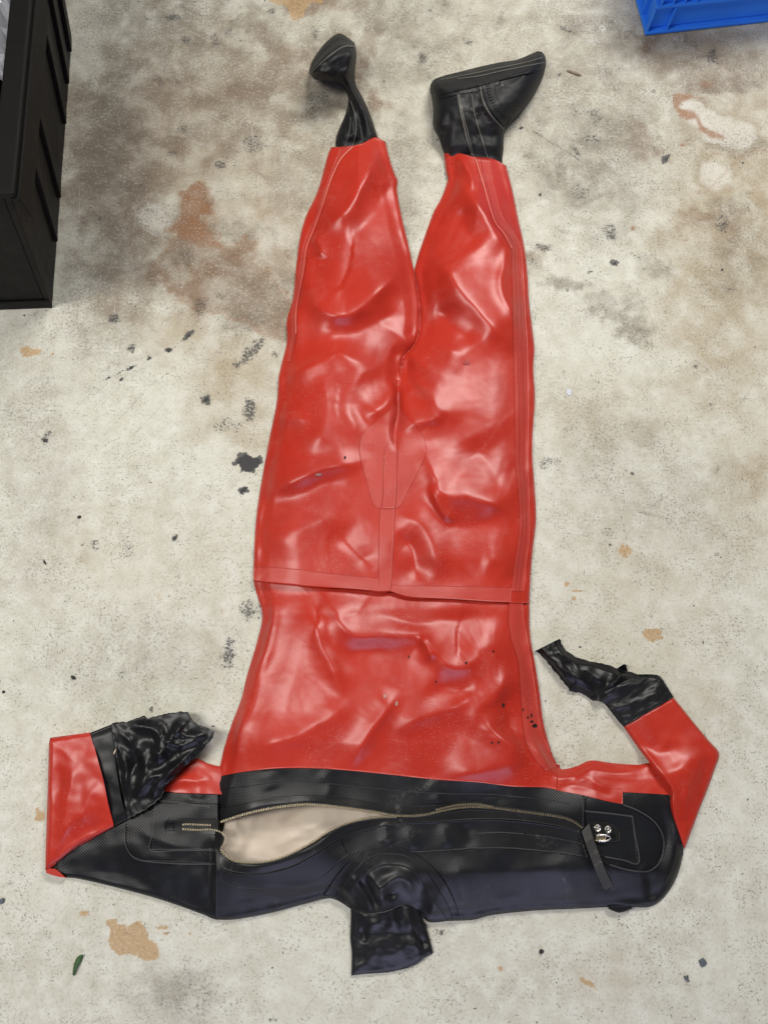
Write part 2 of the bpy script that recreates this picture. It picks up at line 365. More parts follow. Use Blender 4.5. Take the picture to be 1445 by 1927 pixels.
# ------------------------------------------------------------------ concrete floor with its stains
def build_floor():
    fx = np.arange(-1.06, 1.0601, 0.0040); fy = np.arange(-0.74, 1.7601, 0.0042)
    xs = np.r_[-6, -4, -2.5, -1.5, fx, 1.5, 2.5, 4, 6]; ys = np.r_[-6, -4, -2.5, -1.3, fy, 2.2, 3, 4.5, 7]
    X, Y = np.meshgrid(xs, ys, indexing='ij')
    u, v = pix(X, np.clip(Y, -0.9, 4))
    wu = u + 10*fbm(u/70, v/70, 1, 4); wv = v + 10*fbm(u/70, v/70, 5, 4)
    A = {k: np.zeros(u.shape) for k in ('dirt_shade', 'brown', 'rust', 'ochre', 'oil', 'pale', 'tan', 'solid')}
    def blob(k, x, y, rx, ry, rot=0, soft=0.5, amp=1.0, rough=0.35, sc=30):
        R = 3*max(rx, ry) + 30
        m = (np.abs(u - x) < R) & (np.abs(v - y) < R)
        if not m.any(): return
        a = math.radians(rot); c, s = math.cos(a), math.sin(a)
        dx, dy = u[m] - x, v[m] - y
        r = np.hypot((dx*c + dy*s)/rx, (-dx*s + dy*c)/ry)
        r = r + rough*fbm(u[m]/sc, v[m]/sc, 11, 3)
        val = amp*ss(1 + soft, 1 - soft, r)
        A[k][m] = np.maximum(A[k][m], val)
    def poly(k, pts, soft=6, amp=1.0, rough=6, edge=None):
        P = np.array(pts, float)
        lo, hi = P.min(0) - 60, P.max(0) + 60
        m = (u > lo[0]) & (u < hi[0]) & (v > lo[1]) & (v < hi[1])
        uu = u[m] + rough*fbm(u[m]/22, v[m]/22, 21, 3); vv = v[m] + rough*fbm(u[m]/22, v[m]/22, 31, 3)
        loop = np.vstack([crom(np.vstack([P, P[:1]]), 4)])
        d, _, _ = seg_dist(uu, vv, loop)
        ins = np.zeros(uu.shape, bool)
        for i in range(len(loop) - 1):
            (x1, y1), (x2, y2) = loop[i], loop[i+1]
            if abs(y2 - y1) < 1e-9: continue
            cnd = ((y1 > vv) != (y2 > vv)) & (uu < (x2 - x1)*(vv - y1)/(y2 - y1) + x1)
            ins ^= cnd
        sd = np.where(ins, d, -d)
        A[k][m] = np.maximum(A[k][m], amp*ss(-soft, soft, sd))
        if edge: A[edge[0]][m] = np.maximum(A[edge[0]][m], edge[1]*np.exp(-(sd/edge[2])**2))
    def line(k, pts, w, amp=1.0):
        P = crom(pts, 6); lo, hi = P.min(0) - 30, P.max(0) + 30
        m = (u > lo[0]) & (u < hi[0]) & (v > lo[1]) & (v < hi[1])
        d, _, f = seg_dist(u[m] + 2*perlin(u[m]/12, v[m]/12, 2), v[m] + 2*perlin(u[m]/12, v[m]/12, 4), P)
        A[k][m] = np.maximum(A[k][m], amp*np.exp(-(d/w)**2))
    # broad washes of grime; beside crate, boots and lower legs they also paint shade
    for b in [('dirt_shade', 380, 100, 380, 180, 0, .8, .42), ('dirt_shade', 1100, 170, 260, 200, 0, .9, .36), ('brown', 330, 230, 260, 120, -25, .7, .5), ('tan', 480, 330, 260, 260, 0, .7, .55), ('tan', 900, 150, 500, 200, 0, .9, .35),
              ('tan', 1370, 430, 130, 330, 0, .6, .75), ('tan', 1400, 900, 70, 160, 0, .7, .4), ('tan', 1300, 620, 120, 60, 20, .7, .4), ('brown', 1350, 150, 90, 40, 0, .7, .45), ('brown', 420, 520, 130, 110, 0, .7, .3), ('dirt_shade', 200, 430, 110, 190, 0, .7, .6), ('dirt_shade', 640, 110, 90, 70, 0, .8, .5), ('brown', 250, 330, 90, 150, 20, .6, .55), ('brown', 500, 150, 110, 40, -25, .5, .7),
              ('dirt_shade', 430, 215, 150, 40, -25, .6, .55), ('dirt_shade', 1290, 20, 30, 20, 0, .5, .4), ('brown', 640, 8, 50, 12, 0, .5, .6), ('dirt_shade', 560, 330, 60, 60, 0, .8, .4), ('dirt_shade', 480, 560, 80, 60, 0, .8, .35),
              ('dirt_shade', 330, 60, 260, 150, 0, .7, .55), ('dirt_shade', 200, 300, 90, 260, 5, .7, .75), ('dirt_shade', 480, 190, 150, 90, -20, .6, .5),
              ('dirt_shade', 330, 20, 70, 60, 0, .7, .8), ('dirt_shade', 750, 60, 110, 120, 0, .6, .5), ('dirt_shade', 640, 190, 60, 90, 0, .6, .65),
              ('dirt_shade', 1130, 290, 120, 120, 20, .7, .6), ('dirt_shade', 1120, 60, 90, 60, 0, .6, .55), ('dirt_shade', 1080, 180, 70, 50, 0, .7, .45),
              ('dirt_shade', 1340, 120, 120, 40, 5, .6, .5), ('dirt_shade', 1360, 160, 70, 20, 0, .4, .7), ('dirt_shade', 760, 330, 40, 120, 0, .6, .4),
              ('dirt_shade', 190, 560, 90, 130, 0, .7, .45), ('dirt_shade', 1385, 270, 60, 25, 0, .5, .5), ('dirt_shade', 1390, 480, 60, 90, 0, .7, .35),
              ('dirt_shade', 60, 850, 70, 300, 0, .8, .25), ('dirt_shade', 330, 1880, 70, 60, 0, .7, .4), ('dirt_shade', 240, 1250, 160, 90, 0, .8, .22),
              ('dirt_shade', 1250, 950, 140, 90, 0, .8, .22), ('dirt_shade', 1160, 850, 90, 70, 0, .8, .25), ('dirt_shade', 1100, 1500, 120, 70, 0, .8, .2),
              ('tan', 330, 620, 90, 40, 0, .6, .6), ('tan', 450, 700, 70, 110, 30, .7, .75), ('tan', 480, 800, 40, 70, 0, .7, .6),
              ('tan', 1390, 420, 80, 160, 0, .4, .85), ('tan', 1330, 480, 80, 70, 0, .4, .6), ('tan', 1400, 640, 60, 50, 0, .5, .5),
              ('tan', 1300, 90, 140, 50, 0, .6, .8), ('tan', 1420, 890, 40, 60, 0, .6, .7), ('tan', 1120, 780, 110, 70, 10, .8, .45),
              ('tan', 440, 330, 70, 90, 0, .6, .6), ('tan', 1190, 1180, 140, 220, 0, .9, .28), ('tan', 300, 1060, 200, 80, 0, .9, .2),
              ('brown', 190, 300, 90, 110, 0, .6, .55), ('brown', 160, 220, 60, 70, 0, .7, .4), ('brown', 520, 140, 50, 50, 20, .5, .5),
              ('brown', 530, 480, 90, 150, 0, .7, .35), ('brown', 240, 480, 60, 130, 0, .7, .4), ('brown', 420, 470, 120, 90, 0, .6, .45),
              ('brown', 575, 15, 40, 18, 0, .5, .8), ('brown', 450, 520, 120, 110, 20, .5, .3),
              ('pale', 290, 410, 32, 30, 0, .5, .8), ('pale', 510, 440, 40, 40, 30, .6, .6), ('pale', 1330, 225, 40, 22, 20, .3, .9),
              ('pale', 1370, 250, 50, 30, 10, .3, .85), ('pale', 1345, 330, 30, 28, 0, .5, .9), ('pale', 1300, 200, 26, 12, 10, .3, .9),
              ('pale', 300, 620, 34, 26, 0, .6, .6), ('pale', 470, 270, 30, 30, 0, .8, .5), ('pale', 160, 80, 60, 90, 0, .8, .45),
              ('pale', 1210, 340, 60, 50, 0, .8, .5), ('pale', 1060, 240, 60, 40, 0, .8, .4), ('pale', 1180, 20, 60, 40, 0, .8, .5),
              ('pale', 420, 780, 40, 20, 30, .7, .5), ('pale', 260, 760, 80, 60, 0, .9, .3), ('pale', 1132, 53, 7, 7, 0, .2, 1.4), ('pale', 1148, 897, 8, 3, -30, .3, 1.2),
              ('pale', 1180, 1040, 90, 60, 0, .9, .3), ('pale', 1390, 1000, 90, 90, 0, .9, .3), ('pale', 700, 1880, 120, 40, 0, .9, .3)]:
        blob(b[0], *b[1:5], b[5], b[6], b[7], sc=45)
    # the wet brown stain by the left leg
    poly('brown', [(330, 440), (310, 432), (330, 416), (338, 395), (345, 360), (368, 342), (392, 350), (400, 375), (398, 400), (385, 412), (400, 430), (420, 460), (435, 468), (465, 450), (482, 462), (485, 500),
                   (505, 505), (525, 545), (545, 560), (545, 640), (500, 628), (450, 600), (400, 590), (330, 560), (300, 500)], 7, .75, 8, ('rust', .55, 4))
    poly('rust', [(338, 395), (345, 360), (368, 342), (392, 350), (400, 378), (398, 402), (380, 412), (398, 432), (425, 468), (400, 470), (350, 450), (318, 440), (316, 425), (332, 415)], 10, .62, 6)
    poly('brown', [(560, 90), (600, 130), (560, 160), (500, 165), (420, 195), (350, 225), (290, 240), (250, 230), (300, 200), (380, 175), (450, 150), (510, 110)], 9, .6, 9, ('rust', .2, 4))
    poly('ochre', [(500, -5), (600, -5), (606, 8), (580, 10), (572, 30), (560, 42), (545, 36), (538, 12), (515, 8)], 4, .75, 4)
    poly('brown', [(232, 380), (280, 378), (284, 392), (272, 440), (240, 448), (230, 410)], 6, .6, 6, ('rust', .3, 4))
    poly('rust', [(1267, 180), (1282, 176), (1330, 186), (1300, 186), (1278, 198), (1285, 206), (1305, 208), (1330, 240), (1362, 254), (1350, 262), (1322, 250), (1308, 226), (1280, 222), (1266, 198)], 6, .9, 4)
    blob('rust', 1330, 158, 18, 9, 0, .6, .5); blob('brown', 1335, 160, 30, 12, 0, .6, .7)
    for x, y, rx, ry in [(1290, 452, 6, 3), (1283, 273, 5, 2.5), (1190, 430, 5, 4)]: blob('rust', x, y, rx, ry, 0, .3, .9)
    line('rust', [(1330, 300), (1340, 290), (1385, 295), (1398, 310)], 4, .4); line('rust', [(1315, 360), (1335, 355), (1400, 290), (1440, 285)], 6, .4)
    line('tan', [(1315, 350), (1350, 352), (1390, 330), (1430, 290)], 14, .7)
    # flaked ochre patches
    poly('ochre', [(207, 1742), (220, 1738), (245, 1740), (262, 1733), (278, 1748), (281, 1765), (294, 1775), (300, 1800), (290, 1807), (270, 1806), (245, 1795), (222, 1795), (206, 1780)], 2.5, 1, 3)
    for x, y, rx, ry in [(158, 1720, 9, 6), (210, 1735, 11, 6), (308, 1745, 13, 5), (312, 1757, 6, 3), (358, 1758, 4, 3), (1229, 1195, 18, 14), (1173, 1036, 13, 13), (1105, 1850, 22, 5), (940, 1822, 6, 6),
                         (1066, 1100, 7, 5), (1080, 1126, 4, 4), (1088, 1112, 14, 2), (55, 662, 20, 10), (100, 667, 4, 4), (75, 1535, 10, 14), (300, 1125, 12, 10), (420, 1150, 12, 9)]:
        blob('ochre', x, y, rx, ry, 35 if rx > 20 else 0, .5, .95 if rx != 12 else .45, .5, 12)
    # dark rubber and oil marks
    for b in [(468, 872, 26, 18, 0, .15, 1.2), (458, 923, 11, 8, 0, .3, .95), (388, 752, 11, 11, 0, .4, .95), (86, 828, 7, 6, 0, .3, .95), (90, 818, 14, 5, -40, .6, .7),
              (470, 665, 12, 45, 45, .6, .75), (470, 770, 14, 24, 10, .6, .8), (425, 800, 40, 22, 0, .7, .55), (355, 630, 6, 16, 50, .3, .95), (318, 659, 7, 4, 0, .2, 1.), (280, 675, 4, 5, 0, .2, .95),
              (247, 692, 9, 3, -28, .3, .9), (228, 700, 8, 3, -25, .5, .7), (205, 712, 8, 3, -25, .4, .9), (248, 655, 10, 9, 0, .6, .8), (216, 600, 12, 10, 0, .6, .85), (256, 577, 3, 3, 0, .2, .9),
              (430, 1230, 15, 32, 5, .6, .75), (470, 1150, 20, 22, 0, .7, .7), (242, 1035, 18, 20, -20, .7, .55), (175, 1025, 14, 12, 0, .7, .6), (330, 1013, 5, 7, 35, .3, .9), (230, 1265, 16, 12, 0, .7, .5),
              (125, 1130, 10, 14, 0, .7, .45), (85, 1250, 22, 20, 0, .8, .4), (210, 1260, 20, 14, 0, .7, .4), (365, 1275, 14, 12, 0, .7, .4), (286, 1336, 5, 6, 0, .3, .8), (340, 925, 34, 16, 0, .8, .38),
              (258, 880, 18, 12, 0, .8, .4), (378, 575, 22, 22, 0, .7, .6), (395, 380, 12, 10, 0, .6, .5), (345, 245, 12, 10, 0, .7, .6), (290, 305, 10, 10, 0, .7, .5), (415, 310, 12, 10, 0, .5, .7), (405, 75, 12, 16, 0, .7, .6),
              (350, 75, 12, 9, 0, .6, .7), (320, 35, 20, 10, 0, .7, .7), (440, 300, 30, 24, 0, .8, .5), (480, 270, 30, 26, 0, .8, .6), (530, 170, 10, 8, 0, .7, .5), (600, 190, 30, 40, 20, .8, .6), (590, 360, 16, 14, 0, .8, .4), (520, 440, 14, 26, 0, .8, .4),
              (1022, 465, 18, 8, 10, .4, .7), (1156, 495, 8, 7, 0, .4, .9), (1195, 482, 18, 8, 0, .7, .5), (1110, 510, 6, 6, 0, .5, .6), (1212, 505, 4, 2, 0, .3, .8), (1065, 545, 5, 5, 0, .4, .7), (1252, 300, 7, 10, 30, .4, .95), (1230, 172, 6, 5, 0, .5, .7),
              (1309, 690, 7, 5, 0, .3, .7), (1120, 220, 22, 20, 0, .8, .6), (1020, 232, 16, 12, 0, .8, .5), (1110, 260, 40, 16, 10, .8, .6), (1090, 365, 40, 24, 0, .9, .55), (1030, 870, 26, 12, -10, .7, .6), (1040, 980, 20, 10, 0, .7, .4),
              (1140, 1000, 26, 12, 0, .8, .5), (1190, 893, 7, 4, 20, .3, .9), (1212, 965, 22, 5, 10, .5, .6), (1240, 972, 30, 4, 14, .7, .5), (1225, 952, 12, 4, 20, .6, .5), (1340, 760, 14, 5, -10, .6, .6), (1370, 1090, 20, 8, 30, .8, .45), (1347, 1042, 6, 5, 0, .4, .8), (1335, 1050, 2.5, 2.5, 0, .2, .9),
              (827, 1755, 10, 10, 0, .7, .75), (395, 1870, 9, 5, 0, .6, .6), (512, 1920, 12, 4, 0, .5, .7), (15, 1665, 16, 5, -20, .6, .7), (230, 1665, 12, 12, 0, .8, .4), (1060, 700, 8, 5, 0, .7, .5), (1035, 745, 20, 24, 0, .9, .4), (1140, 130, 40, 22, 0, .8, .5), (1060, 420, 30, 30, 0, .9, .4)]:
        blob('oil', *b, rough=.45, sc=14)
    r2 = np.random.RandomState(31)
    for i in range(60):
        x, y = 130 + 1300*r2.rand(), 720*r2.rand()**1.3
        blob('oil', x, y, 6 + 16*r2.rand(), 5 + 12*r2.rand(), r2.rand()*180, .8, .35 + .4*r2.rand(), .5, 12)
    for i in range(46):
        x, y = 130 + 1300*r2.rand(), 620*r2.rand()
        blob('dirt_shade' if i % 3 else 'brown', x, y, 14 + 34*r2.rand(), 8 + 20*r2.rand(), r2.rand()*180, .5, .35 + .4*r2.rand(), .6, 18)
    for i in range(14):
        x, y, a, l = 150 + 1250*r2.rand(), 1900*r2.rand(), r2.rand()*3.1, 30 + 90*r2.rand()
        line('oil', [(x, y), (x + l*.5*math.cos(a) + 6*r2.rand(), y + l*.5*math.sin(a)), (x + l*math.cos(a), y + l*math.sin(a))], 1.8, .55)
    blob('solid', 468, 872, 22, 15, 0, .15, 1.0, .25, 14)
    for x, y, r in [(355, 632, 4), (318, 659, 4.5), (248, 691, 4), (205, 711, 3), (86, 829, 4.5), (458, 923, 6), (388, 752, 5), (330, 1013, 4), (280, 676, 3), (230, 698, 2.5), (1156, 495, 4), (1253, 300, 4)]:
        blob('solid', x, y, r*1.3, r*.8, -40, .4, .9, .5, 9)
    line('oil', [(400, 200), (430, 175), (470, 150)], 2, .5); line('oil', [(190, 210), (230, 165), (290, 120)], 2, .55)
    line('oil', [(1003, 247), (1040, 270), (1070, 288), (1092, 303)], 2.4, .8); line('oil', [(1135, 905), (1160, 950), (1175, 1000), (1180, 1025)], 2.2, .6)
    line('oil', [(195, 715), (250, 690), (330, 650), (385, 615)], 3, .5); line('oil', [(1008, 590), (1035, 575)], 2, .6); line('oil', [(1250, 880), (1330, 875), (1400, 860)], 2, .5)
    line('oil', [(1370, 995), (1410, 985), (1445, 985)], 2, .5); line('pale', [(1052, 740), (1053, 850), (1053, 950)], 2, .5); line('pale', [(1232, 200), (1234, 300), (1235, 420)], 2.5, .35)
    for i in range(330):     # scattered crumbs of dirt
        x, y = rng.rand()*1445, rng.rand()*1927
        r = 1.2 + 2.2*rng.rand()**3
        blob('solid', x, y, r*(1 + rng.rand()), r, rng.rand()*180, .5, .35 + .6*rng.rand(), .3, 6)
    for i in range(80):
        x, y = rng.rand()*1445, rng.rand()*1927
        blob('oil', x, y, 8 + 22*rng.rand(), 5 + 14*rng.rand(), rng.rand()*180, .9, .25 + .25*rng.rand(), .4, 16)
    for i in range(36):
        x, y = rng.rand()*1445, rng.rand()*1927
        blob('tan' if i % 2 else 'pale', x, y, 20 + 50*rng.rand(), 14 + 40*rng.rand(), rng.rand()*180, .9, .2 + .3*rng.rand(), .5, 40)
    n, m = X.shape
    idx = np.arange(n*m).reshape(n, m)
    F = np.stack([idx[:-1, :-1], idx[1:, :-1], idx[1:, 1:], idx[:-1, 1:]], -1).reshape(-1, 4)
    Z = np.zeros(n*m)
    me = bpy.data.meshes.new('concrete_floor')
    me.vertices.add(n*m); me.vertices.foreach_set('co', np.stack([X.ravel(), Y.ravel(), Z], -1).ravel())
    me.loops.add(F.size); me.loops.foreach_set('vertex_index', F.ravel().astype(np.int32))
    me.polygons.add(len(F)); me.polygons.foreach_set('loop_start', (np.arange(len(F))*4).astype(np.int32))
    me.polygons.foreach_set('loop_total', np.full(len(F), 4, np.int32))
    me.update(calc_edges=True); me.validate()
    for k, a in A.items():
        at_ = me.attributes.new(k, 'FLOAT', 'POINT'); at_.data.foreach_set('value', a.ravel().astype(np.float32))
    o = bpy.data.objects.new('concrete_floor', me); C.objects.link(o)
    o['kind'] = 'structure'
    t = NT('stained_concrete')
    base = t.mix(t.sm(t.noise(5, 5, 0.6), 0.3, 0.7), (0.520, 0.512, 0.432), (0.455, 0.440, 0.362))
    base = t.mix(t.sm(t.noise(28, 4, 0.65), 0.35, 0.72), base, (0.58, 0.575, 0.51))
    f_mid = t.noise(55, 5, 0.7)          # cm mottling
    f_fine = t.noise(190, 4, 0.7)       # mm grain
    f_pit = t.noise(300, 2, 0.6)
    def brk(a, n1, w1, lo, hi):
        return t.sm(t.math('ADD', t.attr(a), t.math('MULTIPLY', t.math('SUBTRACT', n1, 0.5), w1)), lo, hi)
    def wash(a, n1, k, lo=0.55, hi=1.15):
        return t.math('MULTIPLY', t.math('MULTIPLY', t.attr(a), t.sm(n1, 0.34, 0.66, lo, hi)), k, clamp=True)
    f_big = t.noise(13, 5, 0.62, dist=0.5)
    rough_zone = t.sm(t.noise(8, 4, 0.6), 0.40, 0.62)
    col = base
    col = t.mix(wash('tan', f_big, 1.0), col, (0.33, 0.265, 0.17))
    col = t.mix(wash('brown', f_big, 1.1), col, (0.185, 0.108, 0.060))
    col = t.mix(wash('dirt_shade', f_big, 0.88, 0.3, 1.3), col, (0.155, 0.124, 0.090))
    col = t.mix(wash('dirt_shade', f_mid, 0.30, 0.0, 1.3), col, (0.08, 0.070, 0.056))
    col = t.mix(t.math('MULTIPLY', brk('pale', f_mid, 0.9, 0.25, 1.0), 0.7), col, (0.58, 0.56, 0.50))
    col = t.mix(t.math('MULTIPLY', brk('rust', f_mid, 0.9, 0.10, 0.95), 0.8), col, (0.25, 0.105, 0.038))
    col = t.mix(t.math('MULTIPLY', brk('ochre', t.noise(130, 5, 0.75), 1.5, 0.30, 0.85), 0.8), col, (0.38, 0.225, 0.085))
    # lighter and darker grains, pits where the surface is worn open
    col = t.mix(t.sm(f_fine, 0.54, 0.66, 0, 0.38), col, (0.60, 0.575, 0.51))
    col = t.mix(t.math('MULTIPLY', t.sm(t.math('SUBTRACT', f_fine, t.math('MULTIPLY', t.attr('dirt_shade'), 0.10)), 0.46, 0.35, 0, 0.62), t.sm(rough_zone, 0, 1, 0.4, 1.0)), col, (0.15, 0.136, 0.110))
    pit = t.math('MULTIPLY', t.sm(f_pit, 0.42, 0.36), t.math('MULTIPLY', t.sm(t.noise(16, 4, 0.6), 0.38, 0.60), t.sm(t.noise(75, 3, 0.6), 0.42, 0.58, 0.1, 1.0)))
    col = t.mix(t.math('MULTIPLY', pit, 0.85), col, (0.06, 0.054, 0.045))
    # drag scratches
    for ang, thr in ((0.5, 0.655), (-0.9, 0.665), (1.45, 0.67)):
        m0 = t.n('ShaderNodeMapping'); m0.inputs['Rotation'].default_value = (0, 0, ang); t.put(m0.inputs['Vector'], t.tc.outputs['Object'])
        mp = t.n('ShaderNodeMapping'); mp.inputs['Scale'].default_value = (5.0, 170.0, 1.0); t.put(mp.inputs['Vector'], m0.outputs[0])
        sc = t.sm(t.noise(1.0, 2, 0.5, vec=mp.outputs[0]), thr, thr + 0.05)
        col = t.mix(t.math('MULTIPLY', t.math('MULTIPLY', sc, t.sm(f_mid, 0.4, 0.6)), 0.30), col, (0.62, 0.60, 0.54) if ang > 0 else (0.16, 0.145, 0.12))
    oil = brk('oil', t.noise(190, 4, 0.75), 2.6, 0.50, 0.78)
    oil = t.math('MULTIPLY', oil, t.sm(t.attr('oil'), 0.08, 0.35))
    col = t.mix(t.math('MULTIPLY', oil, 0.9), col, (0.045, 0.044, 0.044))
    col = t.mix(brk('solid', f_fine, 0.8, 0.4, 0.7), col, (0.03, 0.03, 0.031))
    hgt = t.math('ADD', t.math('MULTIPLY', f_fine, 0.6), t.math('MULTIPLY', pit, -0.9))
    nrm = t.bump(hgt, 0.5, 0.0012)
    t.set(Base_Color=col, Roughness=t.math('ADD', t.math('MULTIPLY', f_mid, 0.25), 0.6), Normal=nrm)
    me.materials.append(t.m)
    return o
build_floor()

# ------------------------------------------------------------------ the drysuit: outlines in the photograph
LEG_L_OUT = [(626, 272), (617, 292), (599, 357), (576, 407), (565, 447), (558, 498), (552, 560), (540, 603), (540, 645), (526, 703), (522, 750), (515, 789), (506, 832), (490, 921), (482, 981), (478, 1049), (477, 1100)]
LEG_L_IN = [(724, 262), (731, 292), (741, 324), (748, 340), (747, 360), (756, 411), (765, 447), (773, 482), (780, 517), (788, 564), (790, 595), (788, 626), (778, 651), (764, 665), (757, 680), (754, 710), (749, 769), (747, 827), (745, 900), (741, 1000), (737, 1060), (735, 1118)]
LEG_R_IN = [(834, 280), (839, 321), (842, 339), (831, 371), (817, 396), (806, 425), (792, 465), (780, 506), (781, 517), (788, 564), (790, 595), (788, 626), (778, 651), (764, 665), (757, 680), (754, 710), (749, 769), (747, 827), (745, 900), (741, 1000), (737, 1060), (735, 1118)]
LEG_R_OUT = [(948, 295), (952, 312), (964, 360), (975, 414), (986, 465), (992, 517), (995, 568), (1001, 618), (1005, 657), (1003, 696), (1006, 750), (1002, 812), (1001, 860), (1005, 912), (1008, 977), (1002, 1033), (998, 1081), (995, 1140)]
WAIST = [(477, 1094), (524, 1099), (592, 1105), (669, 1109), (717, 1115), (735, 1113), (773, 1125), (841, 1127), (902, 1131), (958, 1134), (996, 1135)]
TOR_L = [(478, 1070), (478, 1098), (486, 1126), (494, 1159), (486, 1201), (465, 1272), (455, 1314), (437, 1361), (422, 1408), (410, 1460), (404, 1475)]
TOR_R = [(997, 1070), (996, 1133), (997, 1196), (1006, 1248), (1015, 1305), (1022, 1361), (1036, 1412), (1046, 1436), (1050, 1450), (1052, 1500)]
YOKE_TOP = [(403, 1463), (455, 1453), (521, 1446), (592, 1446), (662, 1451), (733, 1458), (818, 1467), (898, 1472), (963, 1480), (1023, 1482), (1056, 1489), (1099, 1497), (1139, 1507), (1171, 1512)]
ZIP_UP = [(396, 1552), (450, 1535), (498, 1523), (554, 1515), (592, 1514), (643, 1519), (700, 1527), (747, 1535), (794, 1534), (832, 1526), (874, 1519), (921, 1520), (992, 1529), (1049, 1537), (1076, 1545), (1098, 1560)]
ZIP_LO = [(412, 1597), (422, 1608), (439, 1619), (462, 1623), (496, 1622), (527, 1615), (557, 1602), (588, 1585), (620, 1564), (651, 1550), (682, 1542), (712, 1538), (747, 1537), (794, 1536), (832, 1528), (874, 1521), (921, 1522), (992, 1531), (1049, 1539), (1076, 1547), (1098, 1562)]
BOT = [(405, 1730), (420, 1731), (450, 1729), (508, 1718), (565, 1703), (612, 1691), (633, 1694), (654, 1706), (676, 1719), (692, 1721), (715, 1719), (735, 1713), (748, 1707), (762, 1704), (776, 1706), (787, 1715), (800, 1731), (813, 1736), (846, 1733), (889, 1731), (925, 1722), (1000, 1714), (1083, 1710), (1146, 1707), (1186, 1707), (1222, 1706), (1249, 1688), (1272, 1652), (1283, 1615), (1286, 1597)]
SLEEVE_TOP = [(1046, 1436), (1051, 1446), (1064, 1447), (1086, 1441), (1112, 1431), (1152, 1436), (1199, 1439), (1219, 1436), (1275, 1434)]

EDGES = [crom(LEG_L_OUT, 4), crom(LEG_L_IN[:16], 4), crom(LEG_R_IN[:16], 4), crom(LEG_R_OUT, 4), crom(TOR_L + [(398, 1521), (396, 1552)], 4),
         crom(TOR_R[1:8], 4), crom(SLEEVE_TOP, 4), crom(BOT[:8], 4), crom(BOT[15:], 4)]
def dist_edges(u, v, edges):
    d = np.full(u.shape, 1e9)
    for e in edges:
        d = np.minimum(d, seg_dist(u, v, e)[0])
    return d

# folds of the trousers and the torso: (points, width right of travel, width left, height)
S_LEG = [
    # left leg
    ([(706, 262), (697, 300), (688, 335), (660, 386), (626, 418), (592, 440)], 45, 22, .017),
    ([(728, 340), (716, 380), (690, 420), (650, 446)], 30, 30, -.007),
    ([(590, 436), (604, 462), (602, 492)], 12, 12, .007),
    ([(585, 510), (592, 560), (615, 585), (645, 592), (680, 575), (715, 545), (750, 505), (770, 476)], 25, 50, .017),
    ([(583, 445), (574, 480), (572, 515), (560, 560), (557, 610), (548, 660), (532, 700)], 14, 12, .008),
    ([(600, 618), (650, 632), (720, 604), (770, 570)], 36, 30, -.008),
    ([(524, 706), (577, 692), (627, 667), (662, 674), (696, 694)], 40, 20, .014),
    ([(752, 690), (712, 693), (678, 704), (657, 735), (655, 775), (668, 815), (684, 860)], 44, 34, .011),
    ([(757, 700), (747, 732), (722, 758), (680, 790)], 22, 16, .009),
    ([(756, 676), (772, 656), (785, 632)], 9, 12, .010),
    ([(598, 710), (612, 760), (604, 810), (588, 862)], 36, 30, .008),
    ([(512, 782), (550, 790), (585, 780)], 12, 14, .005),
    ([(772, 654), (760, 668), (756, 690), (751, 730), (748, 780), (745, 850)], 6, 7, -.016),
    # right leg
    ([(838, 332), (868, 348), (897, 388), (924, 428), (950, 460), (966, 494)], 32, 26, .016),
    ([(864, 294), (882, 328), (895, 360)], 11, 10, .008),
    ([(862, 390), (876, 430), (900, 470)], 30, 30, -.007),
    ([(788, 474), (825, 490), (858, 535), (905, 590), (945, 630), (976, 670)], 34, 48, .018),
    ([(818, 570), (850, 610), (895, 650)], 40, 34, -.009),
    ([(958, 452), (950, 490), (942, 525), (956, 570), (966, 624)], 13, 12, .009),
    ([(758, 690), (800, 664), (840, 660), (885, 672)], 34, 22, .008),
    ([(764, 692), (798, 730), (830, 768), (872, 798)], 18, 34, .009),
    ([(758, 808), (800, 790), (840, 780)], 12, 22, .007),
    ([(886, 820), (925, 890), (955, 935)], 46, 46, -.010),
    # hips
    ([(488, 940), (540, 908), (600, 886), (655, 868), (706, 858)], 22, 56, .013),
    ([(498, 955), (580, 925), (670, 898)], 20, 20, -.003),
    ([(798, 830), (815, 885), (836, 928), (880, 938), (930, 945), (978, 972)], 22, 56, .014),
    ([(788, 930), (815, 960), (858, 990), (905, 988), (955, 970)], 24, 22, -.004),
    ([(811, 908), (822, 948), (858, 988)], 9, 10, .009),
    ([(742, 962), (790, 985), (816, 1025), (824, 1100)], 22, 36, .010),
    ([(744, 1005), (775, 1035), (786, 1100)], 18, 20, -.007),
    ([(490, 1038), (560, 1000), (615, 975), (655, 985)], 34, 30, .006),
    ([(632, 990), (670, 1040), (702, 1080)], 20, 30, -.006),
    ([(900, 1050), (940, 1060), (965, 1090)], 22, 24, .004),
]
